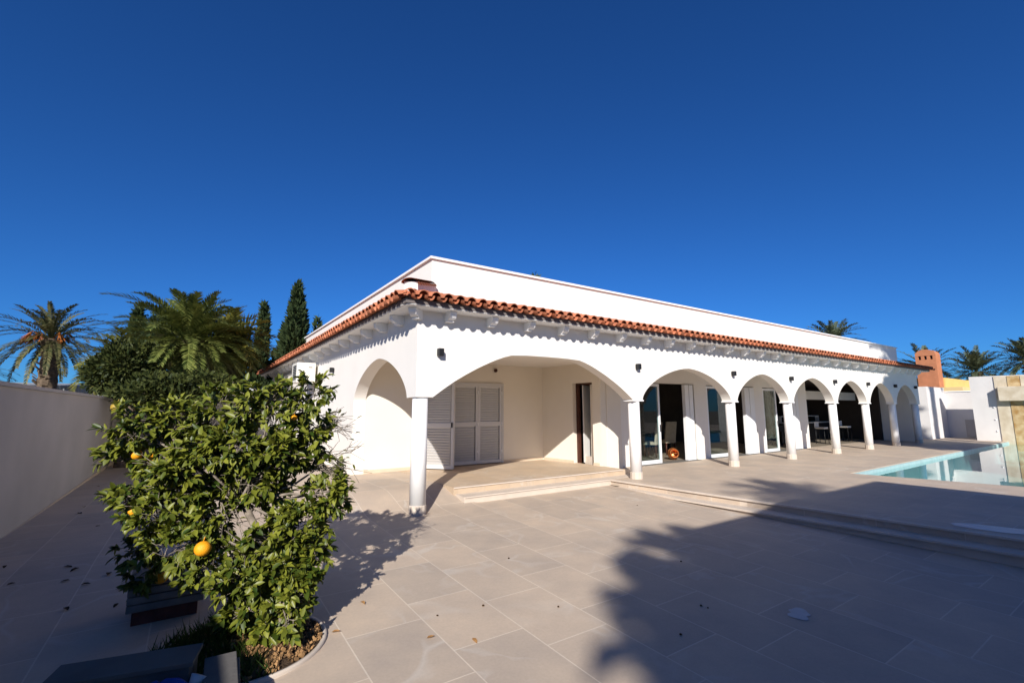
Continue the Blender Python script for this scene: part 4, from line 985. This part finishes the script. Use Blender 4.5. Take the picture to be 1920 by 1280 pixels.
for i, (x, lb) in enumerate(((20.6, 'pale bar stool standing in for a reflection between the fifth and sixth columns'), (23.1, 'pale bar stool standing in for a reflection between the sixth and seventh columns'))):  # stools added in place of pale patches mirrored in the glass
    t = thing('reflection_stool', (x, 2.3, Z1 + 0.01), lb, 'stool', 'pale bar stools in place of reflections'); L = (x, 2.3, Z1 + 0.01)
    b = MB(); b.box(-0.2, 0.2, -0.2, 0.2, 0.66, 0.74); bevel(obj('seat', b, M['pale_furn'], t, loc=L), 0.02)
    b = MB(); b.box(-0.2, 0.2, 0.18, 0.21, 0.74, 0.98); bevel(obj('backrest', b, M['pale_furn'], t, loc=L), 0.01)
    for (xx, y) in ((-0.17, -0.17), (0.17, -0.17), (-0.17, 0.17), (0.17, 0.17)):
        b = MB(); b.tube([(xx * 1.1, y * 1.1, 0), (xx, y, 0.66)], 0.014, 6); obj('leg', b, M['black'], t, loc=L)

# ------------------------------------------------------------------ what stands behind the photographer and throws the foreground shade
bh_ = thing('house', (1, -14, 0), 'white flat roofed house standing behind the camera', 'house')
b = MB(); b.box(-1.93, 4.65, -18, -9.4, -0.9, 3.93); obj('wall', b, M['garden_wall'], bh_)
b = MB(); b.box(-2.03, 4.75, -18.1, -9.27, 3.931, 4.15); obj('roof', b, M['white_trim'], bh_)
for x in (-0.8, 2.0):
    b = MB(); b.box(x, x + 1.5, -9.399, -9.37, 0.9, 2.3); obj('window', b, M['dark_alu'], bh_)
palm('date_palm', (15.6, -11.1, -0.9), 10.9, 2.9, 150, 'dense palm to the right of the camera beside the pool', M['palm_a'], 'palms behind the camera', (-1.0, 1.4), False, 0.3, 0.65, 0.15, 1.0, 32, 51)
palm('date_palm', (13.2, -15.1, -0.9), 11.1, 2.7, 130, 'dense palm standing further back to the right of the camera', M['palm_a'], 'palms behind the camera', (-1.0, 1.4), False, 0.3, 0.65, 0.15, 1.0, 30, 54)
palm('date_palm', (19.6, -12.0, -0.9), 14.8, 2.6, 44, 'taller palm to the right of the camera', M['palm_a'], 'palms behind the camera', (-0.6, 1.4), False, 0.3, 0.6, 0.09, 0.8, 26, 52)
palm('date_palm', (-9.4, -23.3, -0.9), 14.5, 1.25, 40, 'tallest palm behind the camera', M['palm_a'], 'palms behind the camera', (-0.6, 1.4), False, 0.2, 0.3, 0.06, 0.8, 20, 53)
palm('date_palm', (-9.5, -20.15, -0.9), 10.35, 2.0, 64, 'feathery palm behind the camera near the tall leafy tree', M['palm_a'], 'palms behind the camera', (-0.5, 1.3), False, 0.25, 0.50, 0.15, 0.7, 26, 57)
palm('date_palm', (-10.5, -20.05, -0.9), 10.35, 1.6, 54, 'smaller feathery palm behind the camera', M['palm_a'], 'palms behind the camera', (-0.5, 1.3), False, 0.22, 0.45, 0.15, 0.7, 24, 58)
rnd.seed(61)
tt = thing('broadleaf_tree', (-11.5, -21.7, -0.9), 'tall leafy tree behind the camera', 'tree')
LB = [(Vector((x - 12.5, y - 16 + rnd.uniform(-0.5, 0.5), 10.7)), r) for (x, y, r) in ((1.75, -4.85, .45), (0.75, -4.95, .3), (0.85, -5.5, .4), (1.7, -5.9, .8), (1.6, -7.0, 1.0), (2.4, -5.6, .8), (-.3, -6.0, .4))]
b = MB(); b.tube([(-11.5, -21.7, -0.9), (-11.6, -21.7, 5), (-11.3, -21.8, 9.8)], [0.3, 0.22, 0.1], 10)
for (c, r) in LB: b.tube([(-11.5, -21.7, 7.8), c], [0.1, 0.03], 6)
obj('trunk', b, M['bark'], tt)
b = MB()
def fn():
    c, r = rnd.choice(LB); v = rv(); return c + v * r * rnd.uniform(0.3, 1.0), v
tuft_cloud(b, fn, 6000, 0.34, 0.1, 0.6); obj('crown', b, M['shrub'], tt, fix=False)
